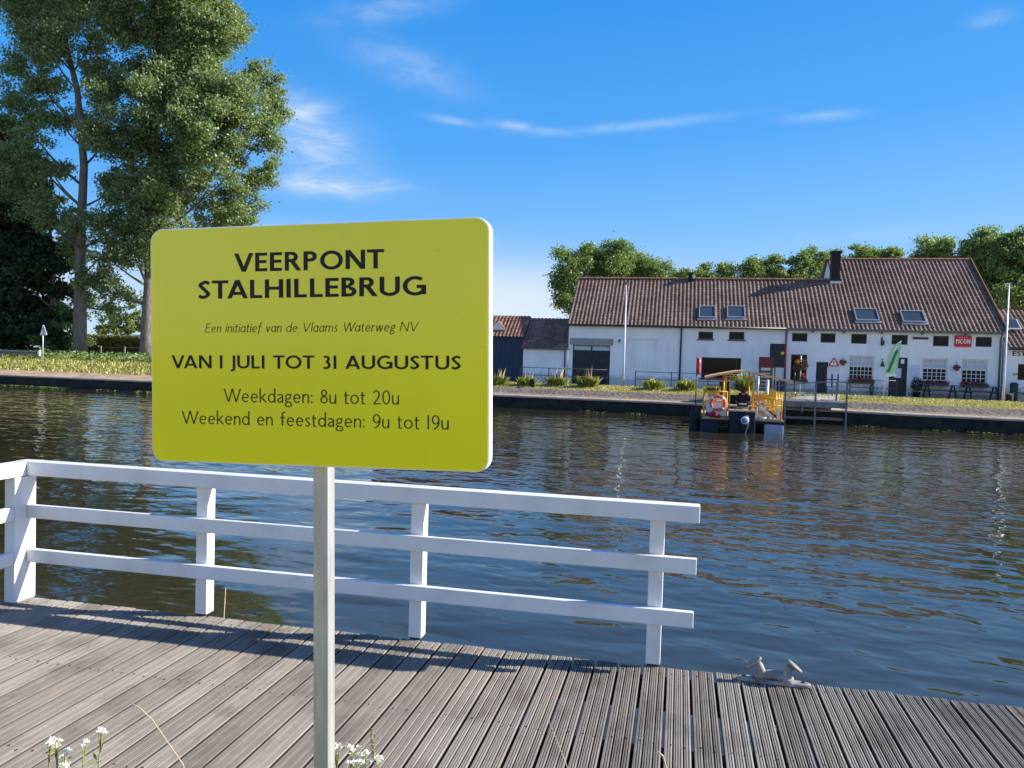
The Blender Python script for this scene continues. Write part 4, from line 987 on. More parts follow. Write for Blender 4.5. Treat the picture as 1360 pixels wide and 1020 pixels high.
o = thing('palm_shrub', 'leafy yellow green potted shrub on the bank behind the ferry canopy', 'shrub', on_bank(11.95, 39.6), CA)
MB().lathe([(.18,-.02),(.24,.3),(.26,.33)], 14).build('pot', MAT['rubber'], o)
m = MB()
for i in range(230):
    a = random.uniform(0, 6.28); l_ = random.uniform(.75,1.5); e = random.uniform(.35,1.45); w = .06
    pts = []
    for k in range(5):
        t = k/4; r_ = l_*math.cos(e)*t*1.0; z = .35+l_*math.sin(e)*t*1.12 - .32*l_*t*t
        pts.append(Vector((r_*math.cos(a), r_*math.sin(a), z)))
    sd = Vector((-math.sin(a), math.cos(a), 0)); vs = []
    for k, p in enumerate(pts): ww = w*math.sin(math.pi*(.12+.85*k/4)); vs += [p-sd*ww, p+sd*ww]
    m.add(vs, [(2*k,2*k+1,2*k+3,2*k+2) for k in range(4)])
m.build('foliage', MAT['leaf_light'], o, fixn=False)
o = thing('dark_cabinet', 'dark slatted cabinet on the bank left of the yellow green shrub', 'cabinet', on_bank(11.0, 39.8), CA)
m = MB().box(-.24,.24,-.2,.2,0,.90)
for k in range(5): m.box(-.22,.22,-.215,-.2,.08+k*.15,.19+k*.15)
m.build('body', MAT['rubber'], o); MB().box(-.27,.27,-.23,.23,.90,.94).build('lid', MAT['black_metal'], o)
for (x, y, h_, lab) in ((12.02,37.5,1.45,'thin white mooring pole just right of the canopy peak'), (12.47,37.5,1.30,'thicker white mooring pole below the dark hanging board'), (12.95,37.6,.5,'short white stub pole beside the round bin')):
    z = far_z(x, y); o = thing('mooring_pole', lab, 'mooring pole', (x, y, z), CA)
    MB().tube([(0,0,-.3),(0,0,h_)], .045 if h_ != 1.30 else .075, 10).build('pole', MAT['pale_metal'], o); MB().lathe([(.06,h_),(.06,h_+.03),(.01,h_+.06)], 10).build('cap', MAT['white_vinyl'], o)
o = thing('red_flag', 'rolled red flag on a thin dark pole at the left of the ferry', 'flag', (8.95, 37.3, -1.6), CA)
MB().tube([(0,0,0),(0,0,3.55)], .03, 8).build('pole', MAT['black_metal'], o)
vs = []; n_ = 10
for z, sx in ((2.72,.10),(2.95,.12),(3.2,.11),(3.5,.13)):
    for k in range(n_): a = 2*math.pi*k/n_; vs.append((.07+sx*math.cos(a)*(.8+.2*math.sin(3*a)), .06*math.sin(a), z))
MB().add(vs, [(i*n_+k, i*n_+(k+1) % n_, (i+1)*n_+(k+1) % n_, (i+1)*n_+k) for i in range(3) for k in range(n_)]+[tuple(range(n_-1,-1,-1)), tuple(range(3*n_,4*n_))], True).build('cloth', MAT['red'], o)

# --- landing stage and gangway beside the ferry
ls = thing('landing_stage', 'grey steel landing stage with handrails right of the ferry', 'landing stage', (14.2, 36.0, -1.05), CA)
MB().box(-1.4,1.45,-.1,2.4,.98,1.07).box(-1.4,1.45,-.13,-.1,.80,1.07).build('platform', MAT['grey_metal'], ls)
for x in (-1.32,.02,1.38): MB().box(x-.04,x+.04,-.2,-.13,-.6,2.0).build('post', MAT['grey_metal'], ls)
for x in (-1.32,1.38): MB().box(x-.04,x+.04,2.2,2.28,.9,2.0).build('post', MAT['grey_metal'], ls)
MB().beam((-1.9,-.165,1.72),(-1.32,-.165,1.80),.04,.05).beam((-1.32,-.165,1.80),(.02,-.165,1.99),.04,.05).beam((.02,-.165,1.99),(1.40,-.165,2.03),.04,.05).build('handrail', MAT['grey_metal'], ls)
MB().beam((-1.9,-.165,1.32),(-1.32,-.165,1.38),.035,.04).beam((-1.32,-.165,1.38),(1.40,-.165,1.52),.035,.04).build('middle_rail', MAT['grey_metal'], ls)
MB().beam((1.38,-.165,2.02),(1.38,2.24,1.98),.04,.05).beam((1.38,-.165,1.5),(1.38,2.24,1.5),.035,.04).build('side_rail', MAT['grey_metal'], ls)
MB().beam((-.55,-.12,.55),(-.55,-.12,.98),.2,.05).box(-1.3,1.35,.3,.4,.2,.32).build('cross_beam', MAT['grey_metal'], ls)

# ------------------------------------------------------------------ the ferry
BX, BY = 9.24, 30.6; BA = R(-13.5)
bd, bn = Vector((math.cos(BA), math.sin(BA), 0)), Vector((-math.sin(BA), math.cos(BA), 0))
def bt(x, y, z): return tuple(Vector((BX, BY, -1.05)) + bd*x + bn*y + Vector((0,0,z)))
fy = thing('pontoon_ferry', 'small yellow railed pontoon ferry with shallow canopy moored at the far bank', 'ferry', (BX, BY, -1.05), BA)
def pontoon(x0, x1, mat):
    m = MB(); w_ = (x1-x0)/2; c = (x0+x1)/2; vs = []
    prof = [(-w_,.36),(-w_,-.05),(-w_*.6,-.28),(w_*.6,-.28),(w_,-.05),(w_,.36)]; k = len(prof)
    for y, f in ((0,1),(4.6,1),(5.3,.55)):
        for x, z in prof: vs.append((c+x*f, y, .36+(z-.36)*f))
    m.add(vs, [(i*k+j, i*k+(j+1)%k, (i+1)*k+(j+1)%k, (i+1)*k+j) for i in range(2) for j in range(k)]+[tuple(range(k)), tuple(range(3*k-1,2*k-1,-1))])
    return m.build('pontoon', mat, fy, bevel=.03)
pontoon(-1.60,-.92,mott('pontoon_blue', (.004,.010,.028), (.007,.015,.038), 4, .6)); pontoon(.84,1.56,MAT['hull_pale'])
MB().box(-1.62,1.60,.02,5.2,.365,.47).build('hull_deck', MAT['rubber'], fy); MB().box(-1.58,1.56,.04,5.15,.474,.53).build('deck_planks', MAT['tan_wood'], fy)
MB().box(-.52,.46,-.30,.95,-.05,.84).build('engine_box', MAT['hull_blue'], fy, bevel=.03); MB().box(-.56,.50,-.34,.97,.843,.90).build('engine_lid', MAT['tan_wood'], fy)
om = MB(); vs = []
for z, a, b in ((-.5,.05,.08),(.0,.08,.10),(.25,.17,.15),(.55,.19,.16),(.68,.12,.10)):
    for k in range(14): t = 2*math.pi*k/14; vs.append((a*math.cos(t), b*math.sin(t), z))
om.add(vs, [(i*14+k, i*14+(k+1)%14, (i+1)*14+(k+1)%14, (i+1)*14+k) for i in range(4) for k in range(14)]+[tuple(range(13,-1,-1)), tuple(range(56,70))], True)
om = om.build('outboard_motor', MAT['hull_blue'], fy, loc=(.05,-.48,.05))
MB().lathe([(.145,0),(.15,.012),(.12,.03)], 22).build('emblem', MAT['white_vinyl'], om, loc=(0,-.155,.48)).rotation_euler = (R(90),0,0)
MB().lathe([(.10,.031),(.10,.036)], 18).build('emblem', MAT['emblem_blue'], om, loc=(-.02,-.155,.47)).rotation_euler = (R(90),0,0)
Yp = MAT['yellow_paint']
def pole(a, b, r=.022, name='rail', mat=Yp): return MB().tube([a, b], r, 8).build(name, mat, fy)
for x, ys in ((-1.50,(.1,1.4,2.7,4.0,5.0)), (1.48,(.1,.7,1.3,1.9,2.5,3.1,3.7,4.3,5.0))):
    for y in ys: pole((x,y,.53),(x,y,1.62), .022, 'railing_post')
    for z in (1.60,1.25,.9): pole((x,.1,z),(x,5.0,z))
for z in (1.60,1.2): pole((-1.5,.1,z),(-.62,.1,z))
pole((-.62,.1,.53),(-.62,.1,1.62),.022,'railing_post'); pole((-1.06,.1,1.2),(-1.06,.1,1.78),.02,'railing_post')
m = MB().box(-1.50,-.88,.12,.16,1.52,1.80); m.build('stern_board', MAT['yellow_paint'], fy); MB().box(-1.42,-.96,.10,.119,1.58,1.74).build('stern_board_field', MAT['timber'], fy)
MB().box(-1.44,-.60,.20,.24,.56,1.34).build('white_panel', MAT['white_vinyl'], fy)
for z in (1.12,1.4): pole((.55,.1,z),(1.48,.1,z))
for x in (.55,.86,1.17): pole((x,.1,.53),(x,.1,1.42 if x > .6 else 1.2), .018, 'railing_post')
MB().box(1.0,1.28,.55,.60,1.05,1.72).box(1.02,1.26,.53,.55,1.1,1.66).build('folding_gate', MAT['yellow_paint'], fy)
MB().box(.98,1.3,.9,1.25,.86,.92).box(1.0,1.04,.92,.96,.53,.86).box(1.24,1.28,.92,.96,.53,.86).build('bench', MAT['orange_wood'], fy)
for i, (x, dz) in enumerate(((.58,0),(.76,.05),(.94,-.04))): MB().beam((x-.1,.25+i*.04,1.0+dz),(x+.42,.2+i*.04,.62),.04,.12).build('plank', (MAT['tan_wood'], MAT['white_vinyl'], MAT['timber'])[i], fy)
MB().box(.56,1.06,.3,.36,.56,.92).build('white_board', MAT['white_vinyl'], fy)
build_each(MB().box(.48,.54,.06,.12,.53,.90).box(1.30,1.40,.06,.16,.53,1.02), 'stern_post', MAT['white_vinyl'], fy)
MB().box(.62,1.05,1.5,1.9,1.0,1.16).box(.66,1.0,1.52,1.88,.53,1.0).build('locker', MAT['hull_pale'], fy)
for i, (x, y, mt) in enumerate(((.72,2.4,'orange_wood'),(1.12,2.7,'yellow_paint'),(-1.15,1.6,'orange_wood'))):
    c_ = MB().box(x-.2,x+.2,y-.2,y+.2,.90,.94).box(x-.2,x+.2,y+.17,y+.21,.94,1.45)
    for dx in (-.18,.18):
        for dy in (-.18,.18): c_.box(x+dx-.02,x+dx+.02,y+dy-.02,y+dy+.02,.53,.90)
    c_.build('deck_chair', MAT[mt], fy)
for x in (.66,.84,1.02,1.20,1.38): pole((x,.34,.53),(x,.34,1.32),.014,'railing_post',MAT['tan_wood'])
MB().torus((.78,.2,.56), .15, .03, 'z', 20, 8).torus((.78,.2,.61), .13, .03, 'z', 20, 8).build('rope_coil', MAT['white_vinyl'], fy)
MB().box(-1.5,1.48,.03,.07,.50,.58).build('deck_edge', MAT['tan_wood'], fy)
MB().box(1.33,1.47,.2,.34,.53,.86).build('crate', MAT['red'], fy)
MB().tube([(.30,1.0,.53),(.34,1.0,1.15),(.50,1.02,1.30)], .02, 8).build('tiller', MAT['black_metal'], fy)
# canopy
prof = [(-1.50,2.16),(-.9,2.31),(-.2,2.45),(.1,2.46),(.7,2.37),(1.95,2.10)]
vs = []; k = len(prof)
for y in (.7, 3.7):
    vs += [(x,y,z) for x,z in prof] + [(x,y,z-.07) for x,z in prof]
fs = [(i,i+1,2*k+i+1,2*k+i) for i in range(k-1)] + [(k+i,3*k+i,3*k+i+1,k+i+1) for i in range(k-1)] + [(i,k+i,k+i+1,i+1) for i in range(k-1)] + [(2*k+i,2*k+i+1,3*k+i+1,3*k+i) for i in range(k-1)] + [(0,2*k,3*k,k),(k-1,2*k-1,4*k-1,3*k-1)]
MB().add(vs, fs).build('canopy', MAT['orange_wood'], fy)
for y in (.85, 3.5):
    for x, zt_ in ((-.66,2.30),(.42,2.36)): pole((x,y,.53),(x,y,zt_),.035,'canopy_post')
pole((-.50,.85,.53),(-.50,.85,2.32),.025,'canopy_post')
pole((-.66,.85,2.2),(.42,.85,2.2),.02,'canopy_brace')
MB().box(-.45,.38,1.75,1.82,1.02,1.42).box(-.40,.33,1.70,1.75,1.1,1.36).build('console', MAT['rubber'], fy)
MB().box(-.22,.30,.98,1.40,.88,.96).box(-.05,.13,1.1,1.28,.53,.88).build('seat', MAT['tan_wood'], fy)
lb = thing('lifebuoy', 'orange and white lifebuoy hung on the stern rail of the ferry', 'lifebuoy', bt(-.98,.02,1.13), BA)
MB().torus((0,0,0), .27, .062, 'y', 28, 10).build('ring', MAT['orange_buoy'], lb)
m = MB()
for i in range(4):
    a = math.pi/4 + i*math.pi/2; m.tube([(.27*math.cos(a+d), 0, .27*math.sin(a+d)) for d in (-.13,0,.13)], .065, 10)
build_each(m, 'band', MAT['white_vinyl'], lb); MB().torus((0,0,0), .345, .009, 'y', 28, 6).build('rope', MAT['white_vinyl'], lb)
o = thing('red_bundle', 'crumpled red bundle on the ferry deck below the lifebuoy', 'bundle', bt(-1.15,.0,.5), BA)
m = MB()
for (x, z, r_) in ((-.2,.2,.11),(-.06,.18,.12),(.08,.16,.12),(.2,.14,.10),(.0,.28,.08)):
    pr = [(max(.002, r_*math.sin(math.pi*i/8)), -r_*.8*math.cos(math.pi*i/8)) for i in range(9)]; m.lathe(pr, 12, (x,.0,z-.03))
m.build('cloth', mott('bundle_red', (.24,.012,.03), (.40,.02,.045), 12, .8), o); MB().tube([(.28,.02,.12),(.5,0,.08),(.75,.01,.05)], .015, 6).build('rope', MAT['timber'], o)
o = thing('dark_fender', 'dark cylinder fender in the water at the left side of the ferry', 'fender', bt(-1.86,.6,-.1), BA)
MB().lathe([(.03,-.2),(.20,-.12),(.22,.0),(.22,.75),(.18,.85),(.06,.9)], 14).build('body', MAT['rubber'], o); MB().tube([(0,0,.88),(.1,0,1.2),(.33,0,1.42)], .015, 6).build('rope', MAT['timber'], o)

# --- the ferryman, seen from behind, seated
def skin_body(name, verts, edges, radii, mat, parent, sub=2, root=0):
    me = bpy.data.meshes.new(name); me.from_pydata(verts, edges, []); o = bpy.data.objects.new(name, me); COL.objects.link(o); o.parent = parent
    sm = o.modifiers.new('skin', 'SKIN'); sm.use_smooth_shade = True
    if not me.skin_vertices: 
        bm = bmesh.new(); bm.from_mesh(me); bm.verts.layers.skin.verify(); bm.to_mesh(me); bm.free()
    for i, r_ in enumerate(radii):
        sv = me.skin_vertices[0].data[i]; sv.radius = r_ if isinstance(r_, tuple) else (r_, r_); sv.use_root = (i == root)
    s2 = o.modifiers.new('sub', 'SUBSURF'); s2.levels = sub; s2.render_levels = sub
    me.materials.append(mat); return o
fm = thing('person', 'person in a black top seated with back to the canal under the ferry canopy', 'person', bt(.05,1.12,.96), BA)
V = [(0,0,.06),(0,0,.26),(0,.01,.42),(0,.02,.50),(0,.03,.58),(0,.04,.66),(0,.045,.745),       # pelvis..head
     (-.17,.01,.44),(-.25,.06,.22),(-.20,.28,.12),(-.16,.36,.12),(.17,.01,.44),(.25,.06,.22),(.20,.28,.12),(.16,.36,.12),
     (-.10,.06,.04),(-.13,.44,.06),(-.13,.46,-.36),(-.13,.58,-.41),(.10,.06,.04),(.13,.44,.06),(.13,.46,-.36),(.13,.58,-.41)]
Eg = [(0,1),(1,2),(2,3),(3,4),(4,5),(5,6),(2,7),(7,8),(8,9),(9,10),(2,11),(11,12),(12,13),(13,14),(0,15),(15,16),(16,17),(17,18),(0,19),(19,20),(20,21),(21,22)]
Rr = [(.15,.11),(.14,.10),(.15,.10),.055,.06,(.085,.10),(.06,.07),.065,.048,.038,.032,.065,.048,.038,.032,.09,.07,.05,.045,.09,.07,.05,.045]
skin_body('body', V, Eg, Rr, MAT['skin'], fm)
skin_body('shirt', [V[i] for i in (0,1,2,3,7,8,11,12)], [(0,1),(1,2),(2,3),(2,4),(4,5),(2,6),(6,7)], [(.17,.13),(.165,.125),(.175,.12),.07,.085,.065,.085,.065], MAT['black_cloth'], fm)
skin_body('trousers', [V[i] for i in (0,15,16,17,19,20,21)], [(0,1),(1,2),(2,3),(0,4),(4,5),(5,6)], [(.165,.125),.105,.085,.062,.105,.085,.062], MAT['bluecloth'], fm)
MB().lathe([(.02,.80-.62),(.075,.78-.62),(.098,.70-.62),(.098,.63-.62),(.07,.57-.62)], 16, (0,-.005,0)).build('hair', MAT['hair'], fm, loc=(0,.03,.62))
MB().box(-.15,.15,-.142,-.12,.10,.16).build('belt', MAT['white_vinyl'], fm, bevel=.01)
# thin handrail of the boat behind the person
pole((-.62,.1,1.2),(-.62,1.4,1.2)); pole((.55,.1,1.4),(.55,1.4,1.4))
#PART3
# ------------------------------------------------------------------ trees
def crown_points(puffs, yc, ydepth, dens, clump=.30):
    out = []
    for px_, pz_, r_ in puffs:
        cy = yc + rng.uniform(-ydepth, ydepth)
        k = int(max(5, 7 + r_*r_*2.4))
        for _ in range(k):
            d = rng.normal(0, 1, 3); d /= np.linalg.norm(d); c = np.array([px_, cy, pz_]) + d*r_*rng.uniform(.45, 1.0)
            cr_ = rng.uniform(.7, 1.25)*clump*max(.8, r_**.5); n = int(dens*cr_*cr_*rng.uniform(.7, 1.3))
            p = rng.normal(0, .5, (n,3))*np.array([cr_, cr_, cr_*.75]); out.append(p + c)
    return np.concatenate(out)
def limb(mb, a, b, r0, r1, sag=.12):
    a, b = Vector(a), Vector(b); m = a.lerp(b, .5); L = (b-a).length; m += Vector((random.uniform(-.06,.06)*L, random.uniform(-.06,.06)*L, -sag*L))
    pts = [a*(1-t)**2 + m*2*t*(1-t) + b*t*t for t in (0,.25,.5,.75,1)]
    mb.tube(pts, [r0+(r1-r0)*t for t in (0,.25,.5,.75,1)], 7)
def tree(name, label, cat, yc, trunk, puffs, leafmat, dens, size, group=None, r0=.5, ydepth=2.0, zbase=None, limbs=True, clump=.36):
    """trunk: [(x,z)..], puffs: [(x,z,r)..] in metres, all around depth yc"""
    bx, bz = trunk[0]; gz_ = far_z(bx, yc) if zbase is None else zbase
    t = thing(name, label, cat, (bx, yc, gz_), 0, group)
    tp = [(x-bx, random.uniform(-.1,.1) if i else 0, (z-gz_) if i else -.3) for i, (x, z) in enumerate(trunk)]
    n = len(tp); m = MB(); rad = [r0*(1-.80*i/(n-1)) for i in range(n)]; rad[0] = r0*1.35
    tp2, rd2 = [], []
    for i in range(n-1):
        for k in range(4):
            f = k/4; tp2.append(tuple(np.array(tp[i])*(1-f)+np.array(tp[i+1])*f)); rd2.append(rad[i]*(1-f)+rad[i+1]*f if i or k > 1 else r0*(1.35-.17*k))
    tp2.append(tp[-1]); rd2.append(rad[-1]); m.tube(tp2, rd2, 12)
    P = []
    for (x, z, r_) in puffs:
        y = rng.uniform(-ydepth, ydepth); P.append((x-bx, y, z-gz_, r_))
        if limbs:
            zt_ = max(.35*tp[-1][2]*.4, (z-gz_) - max(1.2, abs(x-bx)*.75) - r_*.5); zt_ = min(zt_, tp[-1][2]*.97)
            i = int(np.argmin([abs(q[2]-zt_) for q in tp2])); limb(m, tp2[i], (x-bx, y, z-gz_), min(rd2[i]*.42, .06+r_*.045), .02)
            for _ in range(int(2+r_)):
                d = rng.normal(0, 1, 3); d /= np.linalg.norm(d); limb(m, (x-bx, y, z-gz_), (x-bx+d[0]*r_*.8, y+d[1]*r_*.8, z-gz_+abs(d[2])*r_*.8), .04, .012, 0)
    m.build('trunk', MAT['bark'], t)
    out = []
    for (x, y, z, r_) in P:
        k = int(max(6, 8 + r_*r_*3.6))
        for _ in range(k):
            d = rng.normal(0, 1, 3); d /= np.linalg.norm(d); c = np.array([x, y, z]) + d*r_*rng.uniform(.35, 1.0)
            cr_ = rng.uniform(.7, 1.3)*clump*max(.7, r_**.5); q = int(dens*cr_*cr_*rng.uniform(.6, 1.3))+3
            out.append(rng.normal(0, .5, (q,3))*np.array([cr_, cr_, cr_*.7]) + c)
    leaves('crown', leafmat, t, np.concatenate(out), size, up_bias=.5); return t

T2P = [(-23.7,27.7,2.2),(-22.8,26.0,1.8),(-25.4,24.5,3.5),(-20.1,22.6,1.8),(-21.0,20.0,2.6),(-19.5,18.0,1.6),(-22.7,17.1,3.2),(-20.0,16.0,1.2),(-22.1,13.9,2.0),(-25.6,19.3,3.8),(-28.3,22.1,3.2),(-29.9,17.4,2.6),(-27.6,15.2,3.2),(-24.3,12.7,2.5),(-26.7,11.2,2.6),(-29.3,12.0,2.4),(-30.9,14.5,1.8),(-30.4,8.1,1.5),(-31.8,6.6,1.2),(-29.1,9.3,1.9),(-29.2,26.6,3.2),(-26.0,28.2,3.5),(-27.5,31.8,4.4),(-24.0,31.3,2.9),(-25.8,35.8,4.1)]
T2P += [(-30.9,20.9,2.1),(-27.6,18.7,2.4),(-31.3,11.0,1.3),(-27.6,13.2,2.1),(-28.4,9.4,1.3),(-30.4,5.5,0.9),(-28.9,5.3,0.8),(-21.4,11.9,1.1),(-19.8,21.2,1.5),(-23.3,21.1,2.4)]
T1P = [(-36.7,27.0,2.9),(-33.8,28.2,2.9),(-39.1,28.6,2.6),(-32.1,25.4,2.1),(-34.7,24.2,1.8),(-38.4,23.2,2.2),(-39.9,20.0,2.4),(-36.1,19.6,1.5),(-37.5,16.6,1.9),(-31.4,20.8,1.4),(-39.5,14.6,2.1),(-32.6,6.8,1.3),(-34.1,5.1,1.2),(-31.8,4.5,1.1),(-33.2,10.4,.8),(-35.6,32.2,4.1),(-38.5,32.6,3.5),(-33.3,32.8,2.9),(-36.8,36.1,3.5)]
T1P += [(-36.7,21.6,1.6),(-35.0,19.3,1.5),(-32.5,17.6,1.3),(-32.5,14.5,1.1),(-36.5,11.7,1.9),(-35.2,9.2,1.5),(-32.9,22.8,1.6),(-35.9,15.2,1.5),(-32.3,9.5,0.9),(-36.7,25.0,2.4),(-35.0,11.5,1.2),(-31.8,11.6,0.8)]
T0P = [(-37.6,10.9,2.8),(-36.1,7.1,2.8),(-39.2,4.7,3.4),(-34.6,3.8,1.7),(-36.7,2.6,2.0),(-34.1,7.9,1.6),(-39.8,15.2,3.6),(-35.6,10.4,2.0),(-38.1,16.9,1.7),(-41.4,9.1,3.4),(-42.0,3.0,3.4)]
T0P = [((x*62.5/57), (z-1.65)*62.5/57+1.65, r*1.1) for x, z, r in T0P] + [(-36.9,6.1,1.5),(-36.3,3.4,1.3),(-38.1,9.4,1.8),(-39.1,13.3,2.0),(-40.9,15.1,2.1),(-35.9,1.9,0.9),(-38.1,2.7,1.6),(-40.5,1.8,1.8),(-39.3,5.5,1.8)]
tree('poplar_tree', 'tall full crowned poplar whose trunk is half hidden by the yellow board', 'tree', 60, [(-28.6,.9),(-28.5,6.4),(-28.4,14),(-28.2,22.7),(-27.8,33)], T2P, MAT['leaf_poplar'], 390, .215, 'tall poplars on the left bank', .44, 2.8, clump=.47)
tree('poplar_tree', 'tall poplar with a bare trunk and thinner crown, left of the yellow board', 'tree', 60, [(-33.8,.8),(-33.8,9.2),(-33.6,15.6),(-34.2,21.3),(-35.7,27),(-36.8,35)], T1P, MAT['leaf_poplar'], 300, .215, 'tall poplars on the left bank', .41, 2.8, clump=.50)
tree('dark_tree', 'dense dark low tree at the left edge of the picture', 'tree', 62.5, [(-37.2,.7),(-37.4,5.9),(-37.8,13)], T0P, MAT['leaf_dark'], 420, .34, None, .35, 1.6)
tree('bush', 'light green bush growing at the foot of the poplars behind the triangle sign', 'bush', 61.5, [(-35.9,.9),(-35.8,2.0)], [(-35.9,2.6,1.2),(-35.1,3.5,.8),(-36.7,1.8,1.1),(-34.9,1.8,1.0),(-35.7,4.4,.9),(-37.6,2.2,1.2)], MAT['leaf_mid'], 420, .17, None, .08, .5, limbs=False)
tree('round_tree', 'sunlit green tree far behind the hedge, between the two poplar trunks', 'tree', 92, [(-46.5,.9),(-46.5,3)], [(-47.9,4.4,1.6),(-46,5,1.6),(-44.5,4.5,1.4),(-49.4,3.8,1.1),(-42.5,4.0,1.4),(-46,2.8,1.8)], MAT['leaf_light'], 300, .30, None, .2, .9, limbs=False)
tree('dark_tree', 'dark spreading tree far left behind the guard rail', 'tree', 68, [(-46.5,.9),(-46.5,6)], [(-46,4.5,3.5),(-48,8,3.5),(-44.5,9,3),(-50,4,3),(-46,13,3.2),(-43,4,2.2)], MAT['leaf_dark'], 360, .36, None, .3, 1.6, limbs=False)
# hedge
hd = thing('hedge', 'clipped dark hedge with sunlit yellow green top behind the wire fence', 'hedge', (-36.5, 75, far_z(-36.5, 75)), CA)
pts = np.stack([rng.uniform(-6.5,6.5,9000), rng.uniform(-.5,.5,9000), rng.uniform(0,1.75,9000)], 1)
pts[:6000,1] = -.5 + rng.normal(0,.07,6000); pts[6000:,2] = 1.75 + rng.normal(0,.10,3000)
leaves('foliage', MAT['leaf_hedge'], hd, pts, .16); MB().box(-6.4,6.4,-.4,.4,-.1,1.6).build('branches', MAT['bark'], hd)
# background trees behind the houses
BG = [
 ('green tree rising above the left end of the long roof', 72, 'leaf_mid', [(5.3,10.8,1.7),(4.8,8.9,1.2),(4.4,7.4,.8),(6.5,11.7,1.1),(5.8,7.1,1.1),(5.6,5.5,1.2)]),
 ('tallest green tree behind the long roof, right of the left end one', 74, 'leaf_mid', [(7.7,11.7,1.3),(9,11.3,1.6),(8.4,9.9,1.8),(10.3,11.6,1.2),(9.5,8.5,1.8),(7.5,8.3,1.6)]),
 ('sloping green tree behind the long roof, left of the small roof vent', 76, 'leaf_mid', [(11.9,11.3,1.5),(13.2,10.6,1.3),(12.3,9.5,1.6),(14.7,10.1,1.2),(16.4,10.1,1.0),(15.2,8.8,1.5),(12.6,8,1.6)]),
 ('small thin tree far behind the roof, just right of the roof vent', 90, 'leaf_mid', [(22.3,12.3,.9),(21.6,11.5,1.1),(24.4,12.5,1.1),(24.7,11.5,1.1),(22.5,10.3,1.3)]),
 ('round tree far behind the roof, second right of the roof vent', 90, 'leaf_mid', [(27.7,13.0,1.4),(28.2,11.7,1.6),(27.4,10.5,1.4)]),
 ('narrow tree far behind the roof, third right of the roof vent', 91, 'leaf_mid', [(30.5,13.4,1.0),(30.4,12,1.2),(30.5,10.8,1.3)]),
 ('rounded tree far behind the roof, second left of the black chimney', 90, 'leaf_mid', [(32.9,14,1.1),(32.8,12.3,1.4),(33,10.8,1.4)]),
 ('rounded tree far behind the roof, directly left of the black chimney', 91, 'leaf_mid', [(35.4,14.4,1.1),(35.8,12.4,1.4),(35.4,11,1.3)]),
 ('wide tree showing over the tall ridge right of the black chimney', 92, 'leaf_mid', [(38.5,14.6,1.1),(40.6,15.2,1.1),(42.2,14.6,1.4),(44.2,14.9,1.3),(45.3,14.2,1.1),(42.5,12.8,1.8),(39.6,13,1.6)]),
 ('rounded dark green tree behind the right half of the tall ridge', 66, 'leaf_mid', [(35.4,11.8,1.3),(34.6,11,.9),(36.3,11.7,1.2),(35.8,10.4,1.3),(35.2,8.8,1.4)]),
 ('tall dark green tree behind the right end of the tall ridge', 64, 'leaf_mid', [(37.7,12.1,1.1),(38.7,11.5,1.3),(37.5,10.6,1.5),(39.4,9.7,1.6),(38,8.6,1.7)]),
 ('tall dark green tree at the right edge behind the lamp post', 62, 'leaf_mid', [(39.2,12.3,1.2),(40.2,11.3,1.3),(41.3,11.9,1.5),(39.3,10.1,1.5),(41.2,9.5,1.7),(40,7.8,1.8),(43,10.5,2.2)]),
 ('low light green tree right of the tall roof, below the dark trees', 57, 'leaf_light', [(37.0,8.0,.8),(37.8,7.8,.8),(36.2,7.4,.6),(37,6.6,1.0),(38.5,7.2,.8)])]
for lab, yc, lm, pf in BG:
    pf = [(x, z-.2, r_*1.24) for x, z, r_ in pf] if yc < 80 else [(x, z, r_*1.22) for x, z, r_ in pf]
    cx = float(np.mean([p[0] for p in pf])); zt_ = max(p[1] for p in pf)
    tree('broadleaf_tree', lab, 'tree', yc, [(cx,.2),(cx+.1,zt_*.5),(cx,zt_*.95)], pf, MAT[lm], 430 if yc < 80 else 330, .21 if yc < 80 else .26, 'trees behind the houses', .22, 1.3, zbase=.1, limbs=True, clump=.52)

# ------------------------------------------------------------------ small things of the left bank
o = thing('triangle_sign', 'triangular road sign seen from its grey back on the left bank', 'traffic sign', (-33.03, 54, far_z(-33.03,54)), R(150))
zb = 3.0 - far_z(-33.03,54)
MB().tube([(0,0,-.1),(0,0,zb)], .035, 8).build('post', MAT['pale_metal'], o)
MB().prism(tri(0, zb-.42, .78, .05), -.05, -.035).build('plate', MAT['pale_metal'], o)
o = thing('guard_rail', 'low grey steel guard rail at the far left in front of the dark trees', 'guard rail', (-38.6, 57.6, far_z(-38.6,57.6)), R(-6))
m = MB(); prof = [(0,.42),(-.05,.47),(-.05,.52),(0,.57),(-.05,.62),(-.05,.67),(0,.72)]
m.add([(x, y, z) for x in (-9,3.4) for y, z in prof], [(i,i+1,8+i,7+i) for i in range(6)]).build('rail', MAT['grey_metal'], o)
MB().box(3.3,3.44,-.12,.03,.36,.76).build('end_plate', MAT['white_vinyl'], o)
for i in range(5): MB().box(-8.5+i*2.9,-8.38+i*2.9,.01,.1,-.1,.72).build('post', MAT['grey_metal'], o)
o = thing('wire_fence', 'low post and wire fence in front of the dark hedge', 'fence', (-32.8, 61.2, far_z(-32.8,61.2)), R(2))
for x in (-1.85,-.02,1.85,3.7,5.6): MB().box(x-.05,x+.05,-.04,.04,-.1,.86).build('post', MAT['concrete'], o)
for z in (.78,.45): MB().tube([(-1.85,0,z),(5.6,0,z)], .012, 5).build('wire', MAT['grey_metal'], o)

